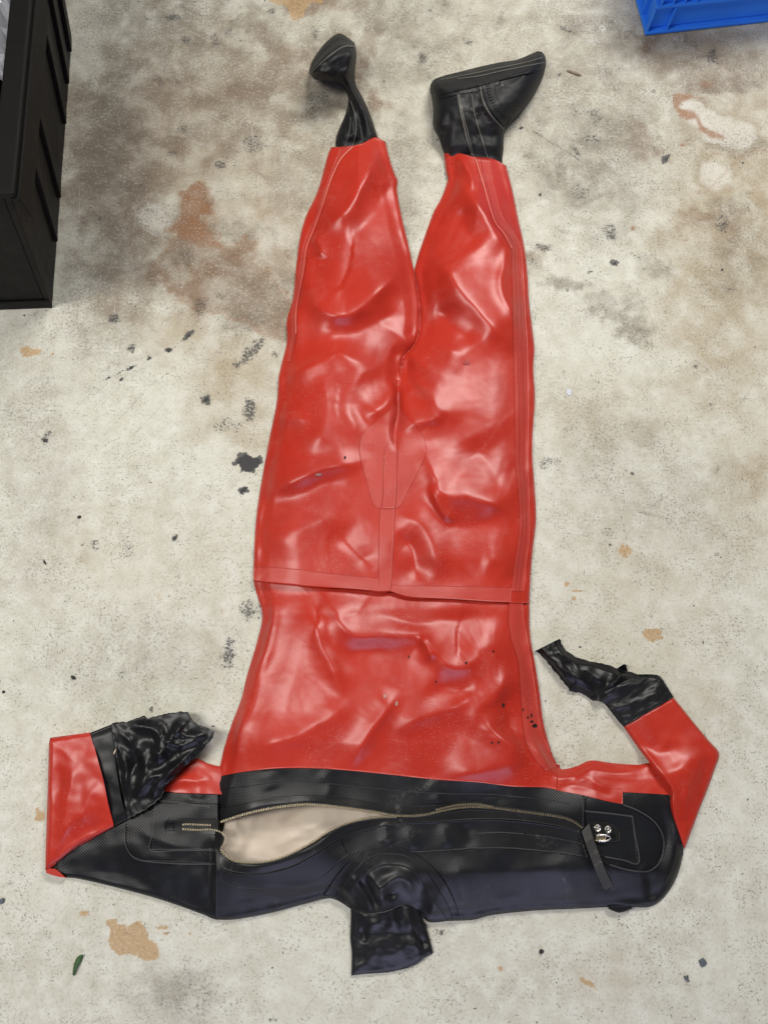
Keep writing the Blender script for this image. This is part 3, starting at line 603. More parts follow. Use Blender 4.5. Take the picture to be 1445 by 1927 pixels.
S_TOR = [
    ([(522, 1098), (512, 1154), (494, 1225), (468, 1285), (456, 1340), (448, 1400), (434, 1460)], 12, 20, .013),
    ([(556, 1156), (585, 1122), (612, 1122), (630, 1150), (638, 1175), (662, 1193), (715, 1198), (785, 1193), (800, 1200), (820, 1232), (848, 1255), (872, 1256), (890, 1243), (905, 1225), (938, 1216), (974, 1232)], 24, 44, .015),
    ([(632, 1222), (700, 1228), (778, 1216)], 26, 24, -.004),
    ([(815, 1275), (855, 1302), (896, 1290)], 34, 30, -.005),
    ([(572, 1136), (600, 1200), (625, 1258), (648, 1316)], 24, 20, .012),
    ([(790, 1192), (802, 1222), (812, 1250)], 9, 9, .007),
    ([(690, 1150), (790, 1172), (900, 1160), (960, 1150)], 28, 24, -.007),
    ([(460, 1420), (530, 1392), (590, 1368), (640, 1335), (668, 1290)], 32, 38, .009),
    ([(652, 1450), (690, 1390), (722, 1340), (748, 1290)], 16, 30, .010),
    ([(740, 1390), (780, 1352), (830, 1342), (870, 1325), (905, 1296)], 20, 26, .008),
    ([(876, 1386), (905, 1335), (940, 1300), (957, 1250)], 24, 30, .009),
    ([(938, 1296), (955, 1350), (945, 1396)], 30, 30, -.009),
    ([(824, 1466), (885, 1455), (940, 1440), (990, 1430), (1018, 1402)], 22, 34, .008),
    ([(998, 1392), (1022, 1425), (1045, 1452), (1084, 1463)], 12, 12, .010),
    ([(903, 1342), (930, 1380), (965, 1410), (992, 1434)], 24, 18, .009),
]
S_TOP = [
    ([(380, 1556), (420, 1541), (500, 1518), (600, 1510), (700, 1524), (800, 1530)], 12, 22, .013),
    ([(405, 1590), (425, 1614), (470, 1630), (560, 1608), (650, 1556), (720, 1542)], 16, 12, .012),
    # sleeve and shoulder rolls
    ([(1060, 1465), (1086, 1458), (1112, 1446), (1160, 1452), (1230, 1450)], 9, 8, .008),
    ([(1056, 1475), (1100, 1482), (1160, 1500)], 9, 9, -.004),
    ([(1080, 1450), (1110, 1470), (1150, 1490)], 8, 8, .004),
    ([(1262, 1520), (1272, 1580), (1262, 1640), (1230, 1690)], 12, 20, .010),
    ([(1240, 1510), (1252, 1570), (1235, 1640)], 12, 12, -.006),
    ([(1215, 1640), (1222, 1670), (1220, 1700)], 10, 14, -.006),
    ([(870, 1610), (862, 1650), (880, 1710)], 18, 26, .008),
    ([(950, 1600), (960, 1650), (950, 1705)], 26, 22, -.006),
    ([(1040, 1600), (1060, 1650), (1090, 1690)], 24, 24, .006),
    ([(1140, 1640), (1150, 1690)], 20, 20, -.005),
    ([(720, 1545), (728, 1570), (720, 1590)], 9, 9, .006),
    ([(775, 1552), (770, 1575), (785, 1600)], 8, 10, .006),
    ([(840, 1548), (836, 1570), (845, 1598)], 8, 10, .006),
    ([(885, 1548), (880, 1570), (890, 1598)], 9, 9, -.005),
    ([(600, 1450), (620, 1475), (612, 1505)], 12, 14, .005),
    ([(800, 1470), (822, 1490), (815, 1520)], 14, 14, .005),
    ([(920, 1478), (940, 1500), (935, 1515)], 14, 14, -.004),
    ([(500, 1452), (510, 1490)], 16, 16, .004),
    # gathers of the collar
    ([(470, 1652), (500, 1668), (560, 1670), (610, 1660)], 12, 14, .006),
    ([(430, 1690), (500, 1690), (560, 1682)], 14, 14, -.005),
    ([(650, 1640), (668, 1660), (690, 1690), (700, 1718)], 11, 9, .012),
    ([(640, 1665), (660, 1685), (672, 1715)], 8, 9, .008),
    ([(672, 1650), (690, 1675), (712, 1712)], 6, 7, -.009),
    ([(690, 1640), (710, 1668), (735, 1700)], 9, 8, .009),
    ([(700, 1690), (720, 1668), (745, 1652), (765, 1660), (778, 1690)], 9, 8, .014),
    ([(705, 1640), (735, 1632), (770, 1645), (792, 1680)], 9, 10, .006),
    ([(715, 1690), (735, 1682), (745, 1692)], 6, 6, -.010),
    ([(795, 1660), (812, 1695), (816, 1730)], 9, 12, .006),
]
def z_suit_exact(u, v):
    """height of the upper skin of the suit lying on the floor"""
    u = np.asarray(u, float); v = np.asarray(v, float)
    d = dist_edges(u, v, EDGES)
    T = np.interp(v, [250, 300, 400, 600, 760, 900, 1060, 1120, 1250, 1400, 1500, 1560, 1640, 1740], [.030, .036, .044, .046, .044, .048, .042, .040, .046, .050, .044, .040, .044, .034])
    T = T*np.where(v > 1400, ss(1300, 1080, u)*0.45 + 0.55, 1)
    r0 = 0.011
    rnd = np.sqrt(np.clip(1 - (1 - np.clip(d/9, 0, 1))**2, 0, 1))
    z = 0.003 + r0*rnd + (T - r0)*ss(-22, 88, d)*ss(0, 30, d)
    k = ss(0, 22, d)
    z = z + k*(1.4*strokes_height(u, v, S_LEG)*ss(1130, 1090, v) + 1.35*strokes_height(u, v, S_TOR)*ss(1085, 1115, v) + 0.75*strokes_height(u, v, S_TOP, 2.5))
    z = z + k*(0.0030*fbm(u/85, v/85, 2, 1) + 0.0003*fbm(u/24, v/24, 6, 2))
    # the edge itself is never quite straight or flat
    z = z + (1 - k)*0.003*perlin(u/30, v/30, 13)
    return np.maximum(z, 0.004)
_GU, _GV = np.arange(380, 1304, 2.0), np.arange(244, 1756, 2.0)
_GZ = z_suit_exact(*np.meshgrid(_GU, _GV, indexing='ij'))
def z_suit(u, v):
    """cubic lookup in the height field"""
    x = np.clip((np.asarray(u, float) - _GU[0])/2, 1, len(_GU) - 3.001); y = np.clip((np.asarray(v, float) - _GV[0])/2, 1, len(_GV) - 3.001)
    i, j = np.floor(x).astype(int), np.floor(y).astype(int)
    def wt(t): return (-.5*t + t*t - .5*t**3, 1 - 2.5*t*t + 1.5*t**3, .5*t + 2*t*t - 1.5*t**3, -.5*t*t + .5*t**3)
    wx, wy = wt(x - i), wt(y - j)
    z = 0
    for a in range(4):
        for b in range(4): z = z + wx[a]*wy[b]*_GZ[i + a - 1, j + b - 1]
    return np.maximum(z, .003)
def z_up(off):
    return lambda u, v: z_suit(u, v) + off

suit = thing('drysuit', 'red and black rubber drysuit lying flat on the concrete floor', 'drysuit', at(735, 1110, 0).tolist())
bpy.context.view_layer.update()

# ---- torso, under the waist seam of the trousers
def z_torso(u, v):
    return z_suit(u, v) - 0.006*ss(1150, 1112, v)
vstrip('torso_panel', TOR_L, TOR_R, [(478, 1072), (735, 1092), (997, 1112)], YOKE_TOP[:10] + [(1052, 1488)], z_torso, M['red'], suit, across=170)
# ---- two trouser legs
def z_trouser(u, v):
    w = fun(WAIST, 0)(u)
    return z_suit(u, v) + 0.004*ss(w - 50, w, v)
vstrip('trouser_leg', LEG_L_OUT, LEG_L_IN, [(626, 277), (662, 274), (684, 268), (706, 258), (724, 267)], WAIST[:6], z_trouser, M['red'], suit, across=90, skirt=0.012)
vstrip('trouser_leg', LEG_R_IN, LEG_R_OUT, [(834, 288), (864, 288), (889, 294), (921, 297), (936, 301), (952, 312)], WAIST[5:], z_trouser, M['red'], suit, across=90, skirt=0.012)
def zt(off): return lambda u, v: z_trouser(u, v) + off
# ---- tapes
wa = crom(WAIST, 10); 
qstrip('waist_tape', [(478, 1067), (540, 1069), (620, 1079), (701, 1087), (716, 1088)], [(477, 1092), (524, 1097), (600, 1104), (690, 1110), (716, 1113)], zt(.0011), M['redtape'], suit, n=16, across=10)
qstrip('waist_tape', [(736, 1102), (781, 1102), (861, 1103), (930, 1105), (962, 1106)], [(734, 1112), (775, 1123), (850, 1127), (930, 1132), (960, 1133)], zt(.0011), M['redtape'], suit, n=16, across=10)
qstrip('centre_tape', [(715, 956), (713, 1000), (712, 1041), (713, 1095), (716, 1113)], [(743, 956), (741, 1001), (738, 1050), (736, 1100), (734, 1111)], zt(.0019), M['redtape'], suit, n=14, across=10)
patch = qstrip('crotch_patch', [(741, 764), (728, 776), (709, 792), (685, 812), (676, 836), (679, 868), (689, 900), (699, 937), (706, 952), (720, 958)],
       [(749, 764), (757, 776), (769, 790), (789, 812), (802, 838), (799, 860), (782, 896), (765, 929), (755, 950), (742, 958)], zt(.0011), M['redtape'], suit, across=44)
qstrip('patch_tape', [(737, 824), (724, 846), (722, 880), (721, 910), (718, 957)], [(746, 830), (748, 846), (747, 880), (746, 910), (743, 957)], zt(.0034), M['redtape'], patch, n=12, across=8)
for dx in (-5, 5):
    stl = []
    for k in range(15):
        y = 852 + k*6.2
        stl.append((732 + dx + .6*math.sin(k*2.1) - (y - 850)*.01, y))
    V_, F_ = [], []
    for (x, y) in stl:
        b = len(V_); zz = float(zt(.0046)(np.array([x]), np.array([y]))[0])
        for (ax, ay) in ((-2.2, -1.6), (2.2, -1.6), (2.2, 1.6), (-2.2, 1.6)): V_.append(at(x + ax, y + ay, zz - .0018))
        V_.append(at(x, y, zz))
        F_ += [(b, b+1, b+4), (b+1, b+2, b+4), (b+2, b+3, b+4), (b+3, b, b+4)]
    o = link('stitching', V_, F_, M['redtape'], patch)
    o['kind'] = 'stuff'
SIDE_A = [(894, 296), (911, 353), (929, 414), (948, 440), (962, 466), (963, 517), (965, 576), (966, 672), (968, 789), (970, 880), (976, 932), (976, 1001), (968, 1060), (961, 1112)]
SIDE_B = [(921, 299), (933, 364), (945, 407), (966, 436), (980, 466), (985, 517), (988, 576), (993, 660), (995, 780), (994, 880), (996, 941), (996, 1009), (990, 1060), (985, 1112)]
qstrip('side_tape', SIDE_A, SIDE_B, zt(.0011), M['redtape'], suit, across=10)
qstrip('side_tape', [(960, 1112), (957, 1140), (956, 1168), (961, 1201), (975, 1248), (980, 1323), (987, 1389), (1004, 1425), (1026, 1450)],
       [(984, 1112), (983, 1140), (986, 1168), (992, 1201), (1000, 1248), (1009, 1310), (1017, 1365), (1034, 1414), (1045, 1442)], z_up(.0015), M['redtape'], suit, across=10)
qstrip('side_tape', [(640, 279), (627, 313), (611, 357), (598, 400), (580, 436), (569, 470), (563, 510), (550, 580), (549, 630), (540, 680)],
       [(663, 277), (641, 300), (623, 336), (608, 386), (590, 436), (577, 466), (571, 510), (558, 580), (557, 628), (547, 680)], zt(.0013), M['redtape'], suit, across=8)
for off, lo, hi in ((.35, 0, 14), (.68, 5, 14)):
    a, b = np.array(SIDE_A)[lo:hi], np.array(SIDE_B)[lo:hi]
    band('seam_line', a*(1 - off) + b*off, 1.4, zt(.0017), M['redline'], suit, across=3, skirt=.001, dz=0)
band('seam_line', [(664, 276), (641, 300), (622, 340), (606, 390), (592, 428), (577, 466), (571, 510), (558, 580), (557, 628)], 2.2, zt(.0022), M['redworn'], suit, across=3, skirt=.001, dz=0)
band('seam_line', SIDE_A[:5], 2.0, zt(.0022), M['redworn'], suit, across=3, skirt=.001, dz=0)

# ---- small nicks and paint marks on the red rubber
for k_, (x, y, lx, ly, m_) in enumerate([(649, 861, 4, 6, 'nick'), (599, 893, 11, 5, 'grey'), (947, 1327, 5, 8, 'nick'), (993, 1350, 3, 6, 'nick'), (1001, 1358, 6, 4, 'nick'), (1006, 1366, 8, 8, 'nick'), (1000, 1346, 3, 9, 'nick'), (926, 1398, 5, 4, 'nick'), (938, 1397, 4, 5, 'nick'),
                                        (984, 1335, 3, 5, 'nick'), (820, 1283, 3, 4, 'nick'), (877, 1247, 4, 5, 'nick'), (928, 1226, 3, 5, 'nick'), (724, 1310, 6, 8, 'grey'), (746, 1324, 5, 9, 'grey'), (769, 1236, 2, 6, 'nick'), (878, 683, 12, 8, 'dull')]):
    a_ = np.linspace(0, 2*np.pi, 11)[:-1]
    r_ = 1 + .45*perlin(np.cos(a_)*2 + k_*3.1, np.sin(a_)*2, 71)
    pu, pv = x + lx/2*r_*np.cos(a_), y + ly/2*r_*np.sin(a_)
    zz = (z_trouser if y < 1090 else z_torso)(np.r_[pu, x], np.r_[pv, y]) + .0012
    if x > 960: zz = zz + .0018
    link('scuff_mark', at(np.r_[pu, x], np.r_[pv, y], zz), [(i, (i + 1) % 10, 10) for i in range(10)], M[m_], suit)

# ---- black shoulder yoke
hstrip('zip_flap', YOKE_TOP, ZIP_UP, 398, 1098, z_up(.0006), M['black'], suit, across=34, skirt=.012, inset=1.0)
def yoke_top(u):
    return np.where(u < 1092, fun(ZIP_LO, 0)(u), fun(YOKE_TOP[9:] + [], 0)(u))
YT = ZIP_LO[:-1] + [(1088, 1553)]
hs_top = crom(YT, 10)
hs_top = np.vstack([hs_top, [(1100, 1490), (1139, 1486), (1172, 1484), (1210, 1484), (1249, 1486), (1262, 1508), (1275, 1565), (1284, 1592)]])
def yoke():
    u = np.r_[np.arange(406, 1284, 3.0), 1284.5]
    s = cl(64)
    o = np.argsort(hs_top[:, 0], kind='stable')
    tv = np.interp(u, hs_top[o, 0], hs_top[o, 1]); bv = fun(BOT, 0)(u)
    tv = np.minimum(tv, bv - 1)
    V = tv[:, None]*(1 - s) + bv[:, None]*s
    U = np.repeat(u[:, None], len(s), 1)
    return grid_mesh('shoulder_yoke', U, V, z_suit(U, V), M['black'], suit, 'floor', 7.0)
yoke()
hstrip('sleeve_panel', SLEEVE_TOP, [(1047, 1487), (1060, 1489), (1099, 1492), (1171, 1491), (1200, 1492), (1249, 1495), (1275, 1498)], 1047, 1270, z_up(.0009), M['red'], suit, across=40, skirt=.02, inset=6)
hstrip('sleeve_panel', [(1050, 1480), (1100, 1484), (1171, 1484)], [(1050, 1487), (1056, 1489), (1099, 1497), (1139, 1507), (1171, 1513)], 1052, 1171, z_up(.0012), M['red'], suit, across=12, skirt=.001, inset=.5)
band('seam_line', [(1060, 1462), (1090, 1456), (1112, 1447), (1160, 1456), (1200, 1462), (1245, 1464)], 2, z_up(.0006), M['redline'], suit, across=3, skirt=.001, dz=0)
# edge where the yoke tape ends and smooth shoulder cloth begins
qstrip('yoke_band', [(640, 1580), (682, 1564), (724, 1554), (773, 1549), (822, 1548), (880, 1544), (941, 1544), (1000, 1549), (1060, 1558), (1090, 1566)],
       [(655, 1608), (690, 1600), (730, 1600), (779, 1604), (822, 1602), (880, 1598), (941, 1596), (1000, 1600), (1066, 1607), (1106, 1614)], z_up(.0022), M['black'], suit, across=14, skirt=.003)
qstrip('yoke_band', [(418, 1628), (436, 1641), (470, 1645), (500, 1644), (546, 1633), (584, 1614), (620, 1593), (640, 1581)],
       [(412, 1655), (440, 1668), (470, 1672), (505, 1672), (552, 1672), (600, 1655), (638, 1622), (655, 1609)], z_up(.0022), M['black'], suit, across=14, skirt=.003)
band('seam_line', [(408, 1486), (474, 1479), (540, 1472), (615, 1474), (686, 1480), (756, 1488), (840, 1493), (920, 1494), (1000, 1502), (1070, 1512)], 2.2, z_up(.0015), M['blacksmooth'], suit, across=3, skirt=.002, dz=0)
band('seam_line', [(897, 1568), (940, 1566), (985, 1569)], 1.6, z_up(.0034), M['edge'], suit, across=3, skirt=.001, dz=0)
band('seam_line', [(985, 1569), (1040, 1576), (1095, 1588)], 2.4, z_up(.0032), M['black'], suit, across=3, skirt=.002, dz=0)
# ---- collar rings round the neck
ARC1 = [(609, 1686), (630, 1655), (657, 1624), (691, 1600), (730, 1594), (773, 1603), (813, 1631), (840, 1667), (857, 1703), (864, 1729)]
ARC2 = [(632, 1690), (652, 1660), (673, 1632), (700, 1612), (732, 1607), (767, 1613), (803, 1643), (829, 1682), (844, 1708), (852, 1730)]
ARC3 = [(648, 1700), (664, 1672), (684, 1650), (706, 1632), (732, 1627), (764, 1631), (788, 1650), (808, 1686), (828, 1712), (841, 1732)]
qstrip('collar_ring', ARC1, ARC2, z_up(.0034), M['blacksmooth'], suit, across=8, skirt=.003)
qstrip('collar_ring', ARC2, ARC3, z_up(.0052), M['blacksmooth'], suit, across=8, skirt=.003)
IN = [(653, 1706), (676, 1719), (692, 1721), (715, 1719), (735, 1713), (748, 1707), (762, 1704), (776, 1707), (788, 1716), (813, 1736)]
qstrip('collar', ARC3, IN, z_up(.003), M['neck'], suit, across=20, skirt=.003)
# ---- neck seal hanging out of the collar
S_NECK = [([(676, 1712), (700, 1740), (720, 1730)], 8, 8, .004), ([(765, 1690), (772, 1740), (785, 1790), (775, 1815)], 9, 7, .007), ([(680, 1745), (686, 1762), (682, 1775)], 4, 4, -.004),
          ([(770, 1740), (785, 1765), (806, 1785)], 8, 6, -.006), ([(700, 1800), (740, 1795), (770, 1770)], 16, 18, .004), ([(735, 1690), (738, 1720), (750, 1760)], 10, 12, .005)]
NK_L = [(656, 1665), (660, 1718), (659, 1764), (662, 1795), (661, 1836)]
NK_R = [(786, 1665), (793, 1729), (801, 1742), (811, 1777), (815, 1792)]
def z_neck(u, v):
    d = dist_edges(u, v, [crom(NK_L, 6), crom(NK_R, 6), np.array([(661, 1836), (730, 1830), (785, 1815), (815, 1793)])])
    z = .004 + .007*np.sqrt(np.clip(1 - (1 - np.clip(d/8, 0, 1))**2, 0, 1)) + .010*ss(0, 60, d)
    z = z + ss(0, 12, d)*(strokes_height(u, v, S_NECK, 2) + .002*fbm(u/30, v/30, 4, 3)) + .006*ss(1760, 1720, v) - .008*ss(1705, 1690, v)
    return np.maximum(z, .003)
def bottom_edge(s):
    return np.interp(s, [0, .14, .45, .68, .80, .88, 1], [1836, 1833, 1830, 1822, 1814, 1803, 1793])
def neck():
    n = 60; s = cl(60); t = np.linspace(0, 1, n)[:, None]
    V = 1670*(1 - t) + bottom_edge(s)[None]*t
    U = fun(NK_L)(V)*(1 - s) + fun(NK_R)(V)*s
    grid_mesh('neck_seal', U, V, z_neck(U, V), M['neck'], suit, 'floor', 2)
neck()

# ---- zipper: smooth rubber tape, brass teeth, liner seen through the opening
zip_up_tape = qstrip('zip_tape', [(400, 1524), (474, 1509), (521, 1500), (578, 1496), (625, 1498), (686, 1507), (756, 1516), (815, 1515), (850, 1513)],
       [(397, 1549), (452, 1532), (500, 1520), (560, 1512), (610, 1513), (680, 1521), (750, 1532), (812, 1529), (850, 1521)], z_up(.0030), M['ziptape'], suit, n=14, across=8, skirt=.003)
qstrip('zip_tape', [(413, 1600), (422, 1611), (440, 1622), (470, 1626), (498, 1625), (530, 1617), (560, 1604), (590, 1588), (622, 1568), (652, 1553), (684, 1545), (714, 1541), (770, 1539), (822, 1533), (880, 1524), (941, 1527), (1000, 1534), (1060, 1544), (1090, 1558)],
       [(413, 1622), (420, 1632), (437, 1640), (470, 1644), (500, 1643), (546, 1631), (582, 1613), (610, 1597), (640, 1579), (682, 1563), (706, 1557), (724, 1553), (773, 1548), (822, 1546), (880, 1542), (941, 1541), (1000, 1546), (1060, 1556), (1090, 1566)], z_up(.0032), M['ziptape'], suit, n=10, across=8, skirt=.003)
def teeth(name, path, off, w, flip):
    c = crom(path, 20)
    L = np.r_[0, np.cumsum(np.hypot(*np.diff(c, axis=0).T))]
    V_, F_ = [], []
    for k, q in enumerate(np.arange(2, L[-1] - 1, 4.6)):
        x = np.interp(q, L, c[:, 0]); y = np.interp(q, L, c[:, 1])
        x2 = np.interp(q + 1, L, c[:, 0]); y2 = np.interp(q + 1, L, c[:, 1])
        tx, ty = x2 - x, y2 - y; l = math.hypot(tx, ty); tx /= l; ty /= l
        nx, ny = -ty*flip, tx*flip
        z0 = float(z_suit(np.array([x]), np.array([y]))[0]) + off
        b = len(V_)
        for zz, sh in ((z0 - .002, 1.0), (z0 + .0022, .72)):
            for a_, b_ in ((-1.7, -w/2), (1.7, -w/2), (1.7, w/2), (-1.7, w/2)):
                V_.append(at(x + tx*a_*sh + nx*b_*sh, y + ty*a_*sh + ny*b_*sh, zz))
        F_ += [(b+4, b+5, b+6, b+7)] + [(b+i, b+(i+1) % 4, b+4+(i+1) % 4, b+4+i) for i in range(4)]
    o = link(name, V_, F_, M['brass'], suit, smooth=False)
    o['kind'] = 'stuff'
    bm = bmesh.new(); bm.from_mesh(o.data); bmesh.ops.recalc_face_normals(bm, faces=bm.faces); bm.to_mesh(o.data); bm.free()
    return o
teeth('zip_teeth', [(398, 1553)] + ZIP_UP[1:], .0044, 5.4, 1)
teeth('zip_teeth', [(416, 1598)] + ZIP_LO[1:13], .0046, 5.4, 1)
teeth('zip_teeth', [(820, 1524), (850, 1517), (874, 1514), (900, 1514), (930, 1519)], .003, 4.5, 1)
band('zip_cord', [(398, 1548)] + [(x, y - 4.5) for x, y in ZIP_UP[1:]], 3, z_up(.0036), M['blacksmooth'], suit, across=4, skirt=.002, dz=0)
def z_liner(u, v):
    t = ss(430, 640, u)
    return .006 + .008*t + .004*ss(1620, 1540, v) + .004*fbm(u/50, v/50, 9, 3) + .010*ss(470, 420, u) + strokes_height(u, v, [([(430, 1530), (450, 1570), (455, 1620)], 9, 9, .006), ([(520, 1600), (580, 1560), (660, 1535)], 14, 10, .005), ([(470, 1560), (540, 1545), (600, 1520)], 12, 12, -.004)], 3)
vstrip('liner', [(426, 1500), (424, 1545), (412, 1600), (420, 1640)], [(730, 1500), (730, 1640)], [(426, 1512), (730, 1515)], [(412, 1642), (470, 1640), (600, 1600), (730, 1560)], z_liner, M['liner'], suit, across=60, skirt=None)

# ---- left sleeve (upper part lies under the flap, forearm folded back over it)
SLV_BOT = [(96, 1640), (119, 1650), (150, 1654), (211, 1668), (283, 1687), (336, 1704), (382, 1721), (410, 1731), (440, 1725)]
SLV_TOP = [(96, 1630), (120, 1560), (180, 1500), (240, 1478), (306, 1470), (336, 1448), (355, 1434), (371, 1427), (390, 1436), (409, 1441), (440, 1446)]
S_SLV = [([(300, 1480), (340, 1470), (400, 1468)], 8, 8, .006), ([(412, 1560), (414, 1640), (409, 1728)], 9, 22, .012), ([(395, 1570), (396, 1650), (398, 1715)], 8, 14, -.006), ([(250, 1560), (330, 1590), (390, 1600)], 14, 14, .004),
         ([(150, 1640), (220, 1640), (300, 1660)], 14, 14, -.003), ([(340, 1500), (380, 1505), (410, 1500)], 7, 7, -.003)]
def z_slv(u, v):
    d = dist_edges(u, v, [crom(SLV_BOT[:8], 4), crom(SLV_TOP, 4)])
    z = .003 + .008*np.sqrt(np.clip(1 - (1 - np.clip(d/8, 0, 1))**2, 0, 1)) + .016*ss(0, 80, d)*ss(80, 300, u)
    return np.maximum(z + ss(0, 14, d)*(strokes_height(u, v, S_SLV, 3) + .002*fbm(u/50, v/50, 14, 2)), .003)
RB = [(96, 1600), (240, 1490), (306, 1489), (336, 1492), (397, 1494), (440, 1496)]
hstrip('sleeve_panel', SLV_TOP, RB, 244, 428, z_slv, M['red'], suit, across=30)
hstrip('sleeve_panel', [(96, 1630), (120, 1605), (180, 1520), (240, 1492)] + RB[2:], SLV_BOT, 107, 411, z_slv, M['black'], suit, across=60)
def zs(o): return lambda u, v: z_slv(u, v) + o
qstrip('sleeve_panel', [(86, 1633), (97, 1634), (108, 1637), (117, 1645)], [(88, 1643), (99, 1647), (111, 1650), (125, 1652)], lambda u, v: .015 + 0*u, M['red'], suit, across=8, skirt='floor', inset=1)
dock = qstrip('zip_dock', [(294, 1507), (270, 1516), (248, 1528), (237, 1552), (236, 1586), (246, 1607), (268, 1619)], [(408, 1520), (409, 1530), (409, 1545), (409, 1560), (409, 1586), (409, 1606), (409, 1625)], zs(.0024), M['black'], suit, across=40, skirt=.003)
qstrip('dock_patch', [(293, 1511), (290, 1540), (287, 1570), (285, 1600)], [(410, 1512), (411, 1540), (411, 1570), (411, 1599)], zs(.0046), M['black'], dock, across=30, skirt=.003)
qstrip('dock_frame', [(317, 1539), (311, 1547), (310, 1556), (312, 1564), (318, 1570)], [(412, 1541), (412, 1548), (412, 1556), (412, 1563), (412, 1570)], zs(.0064), M['ziptape'], dock, across=24, skirt=.003)
for p in ([(398, 1518), (345, 1512), (296, 1507), (270, 1516)], [(236, 1556), (236, 1586), (246, 1607), (268, 1619), (336, 1625), (408, 1626)], [(293, 1511), (290, 1540), (287, 1570), (285, 1600), (340, 1600), (408, 1600)]):
    band('dock_seam', p, 2.6, zs(.0052), M['edge'], dock, across=4, skirt=.003, dz=0)
band('zip_stop', [(312, 1556), (328, 1556)], [16, 15], zs(.0072), M['latex'], dock, skirt=.003, dz=0)
for y0, pts in ((0, [(344, 1552), (354, 1551), (372, 1552), (398, 1553)]), (1, [(344, 1560), (354, 1561), (376, 1562), (397, 1561), (414, 1565), (425, 1575), (423, 1586), (416, 1597)])):
    c = crom(pts, 16); L = np.r_[0, np.cumsum(np.hypot(*np.diff(c, axis=0).T))]
    V_, F_ = [], []
    for q in np.arange(1, L[-1], 4.6):
        x = np.interp(q, L, c[:, 0]); y = np.interp(q, L, c[:, 1]); x2 = np.interp(q+1, L, c[:, 0]); y2 = np.interp(q+1, L, c[:, 1])
        tx, ty = x2 - x, y2 - y; l = math.hypot(tx, ty) + 1e-9; tx /= l; ty /= l
        z0 = float(z_slv(np.array([x]), np.array([y]))[0]) + .009
        z0 = z0*(1 - ss(395, 416, x)) + .05*ss(395, 416, x) if x > 395 else z0
        b = len(V_)
        for zz, sh in ((z0 - .0025, 1), (z0 + .0018, .72)):
            for a_, b_ in ((-1.5, -2), (1.5, -2), (1.5, 2), (-1.5, 2)): V_.append(at(x + tx*a_*sh - ty*b_*sh, y + ty*a_*sh + tx*b_*sh, zz))
        F_ += [(b+4, b+5, b+6, b+7)] + [(b+i, b+(i+1) % 4, b+4+(i+1) % 4, b+4+i) for i in range(4)]
    o = link('zip_teeth', V_, F_, M['brass'], suit, smooth=False); o['kind'] = 'stuff'
    bm = bmesh.new(); bm.from_mesh(o.data); bmesh.ops.recalc_face_normals(bm, faces=bm.faces); bm.to_mesh(o.data); bm.free()
# tape bridging the S-bend of the open zip down to the yoke
def z_bend(u, v):
    return .030 + .016*ss(398, 420, u)
qstrip('zip_tape', [(396, 1563), (412, 1567), (422, 1576), (419, 1588), (412, 1598)], [(396, 1590), (402, 1590), (406, 1594), (406, 1600), (406, 1612)], z_bend, M['ziptape'], suit, across=8, skirt='floor')

# left forearm
FL_OUT = [(92, 1394), (91, 1472), (88, 1556), (86, 1632)]
FOREL_A = [(93, 1391), (92, 1430), (91, 1472), (88, 1556), (86, 1610), (86, 1636)]
FOREL_B = [(171, 1378), (184, 1427), (196, 1472), (204, 1512), (215, 1556), (100, 1632)]
S_FL = [([(115, 1600), (122, 1530), (135, 1470), (130, 1430)], 12, 16, .007), ([(140, 1560), (170, 1500), (190, 1470)], 16, 14, .005), ([(110, 1440), (120, 1500)], 10, 10, -.003), ([(100, 1635), (150, 1594), (212, 1558)], 6, 6, .006), ([(93, 1395), (91, 1500), (87, 1630)], 8, 8, .004)]
FEDGE = [crom(FOREL_A, 4), np.array([(93, 1391), (171, 1378)]), crom([(215, 1556), (184, 1573), (146, 1594), (108, 1623), (86, 1636)], 4)]
def z_fl(u, v):
    d = dist_edges(u, v, FEDGE)
    base = .012 + .014*ss(120, 260, u)
    z = base + .009*np.sqrt(np.clip(1 - (1 - np.clip(d/8, 0, 1))**2, 0, 1)) + .010*ss(0, 60, d)
    return z + ss(0, 10, d)*(strokes_height(u, v, S_FL, 3) + .0015*fbm(u/40, v/40, 15, 2))
def fore_left():
    a = crom([(93, 1391), (92, 1430), (91, 1472), (88, 1540), (87, 1590), (86, 1636)], 12)
    b = crom([(172, 1378), (184, 1427), (196, 1472), (205, 1516), (214, 1553), (214, 1556)], 12)
    n = len(a); s = cl(50)[None, :]
    lowA = 1636.0
    U = np.zeros((n, 50)); V = np.zeros((n, 50))
    f_low = fun([(86, 1637), (98, 1631), (108, 1623), (127, 1607), (146, 1594), (184, 1573), (215, 1556)], 0)
    top = fun([(93, 1391), (98, 1388), (135, 1383), (171, 1378)], 0)
    # vertical strips: at every u the sheet runs from the upper edge (or cuff seam) to the fold
    u = np.linspace(86.5, 214, 62)
    cuff = fun([(171, 1378), (184, 1427), (196, 1472), (204, 1512), (215, 1554)], 0)
    tv = np.where(u < 171, top(u), cuff(u))
    tv = np.where(u < 93, np.interp(u, [86, 88, 91, 93], [1625, 1556, 1472, 1391]), tv)
    lv = f_low(u); tv = np.minimum(tv, lv - 1)
    s = cl(60)
    V = tv[:, None]*(1 - s) + lv[:, None]*s
    U = np.repeat(u[:, None], 60, 1)
    grid_mesh('forearm_panel', U, V, z_fl(U, V), M['red'], suit, .016, 2)
fore_left()
def z_cl(u, v):
    return .030 + .008*ss(200, 260, u) + .0015*fbm(u/40, v/40, 16, 2) - .006*ss(14, 0, dist_edges(u, v, [np.array([(171, 1378), (215, 1362)]), np.array([(214, 1556), (240, 1541)])]))
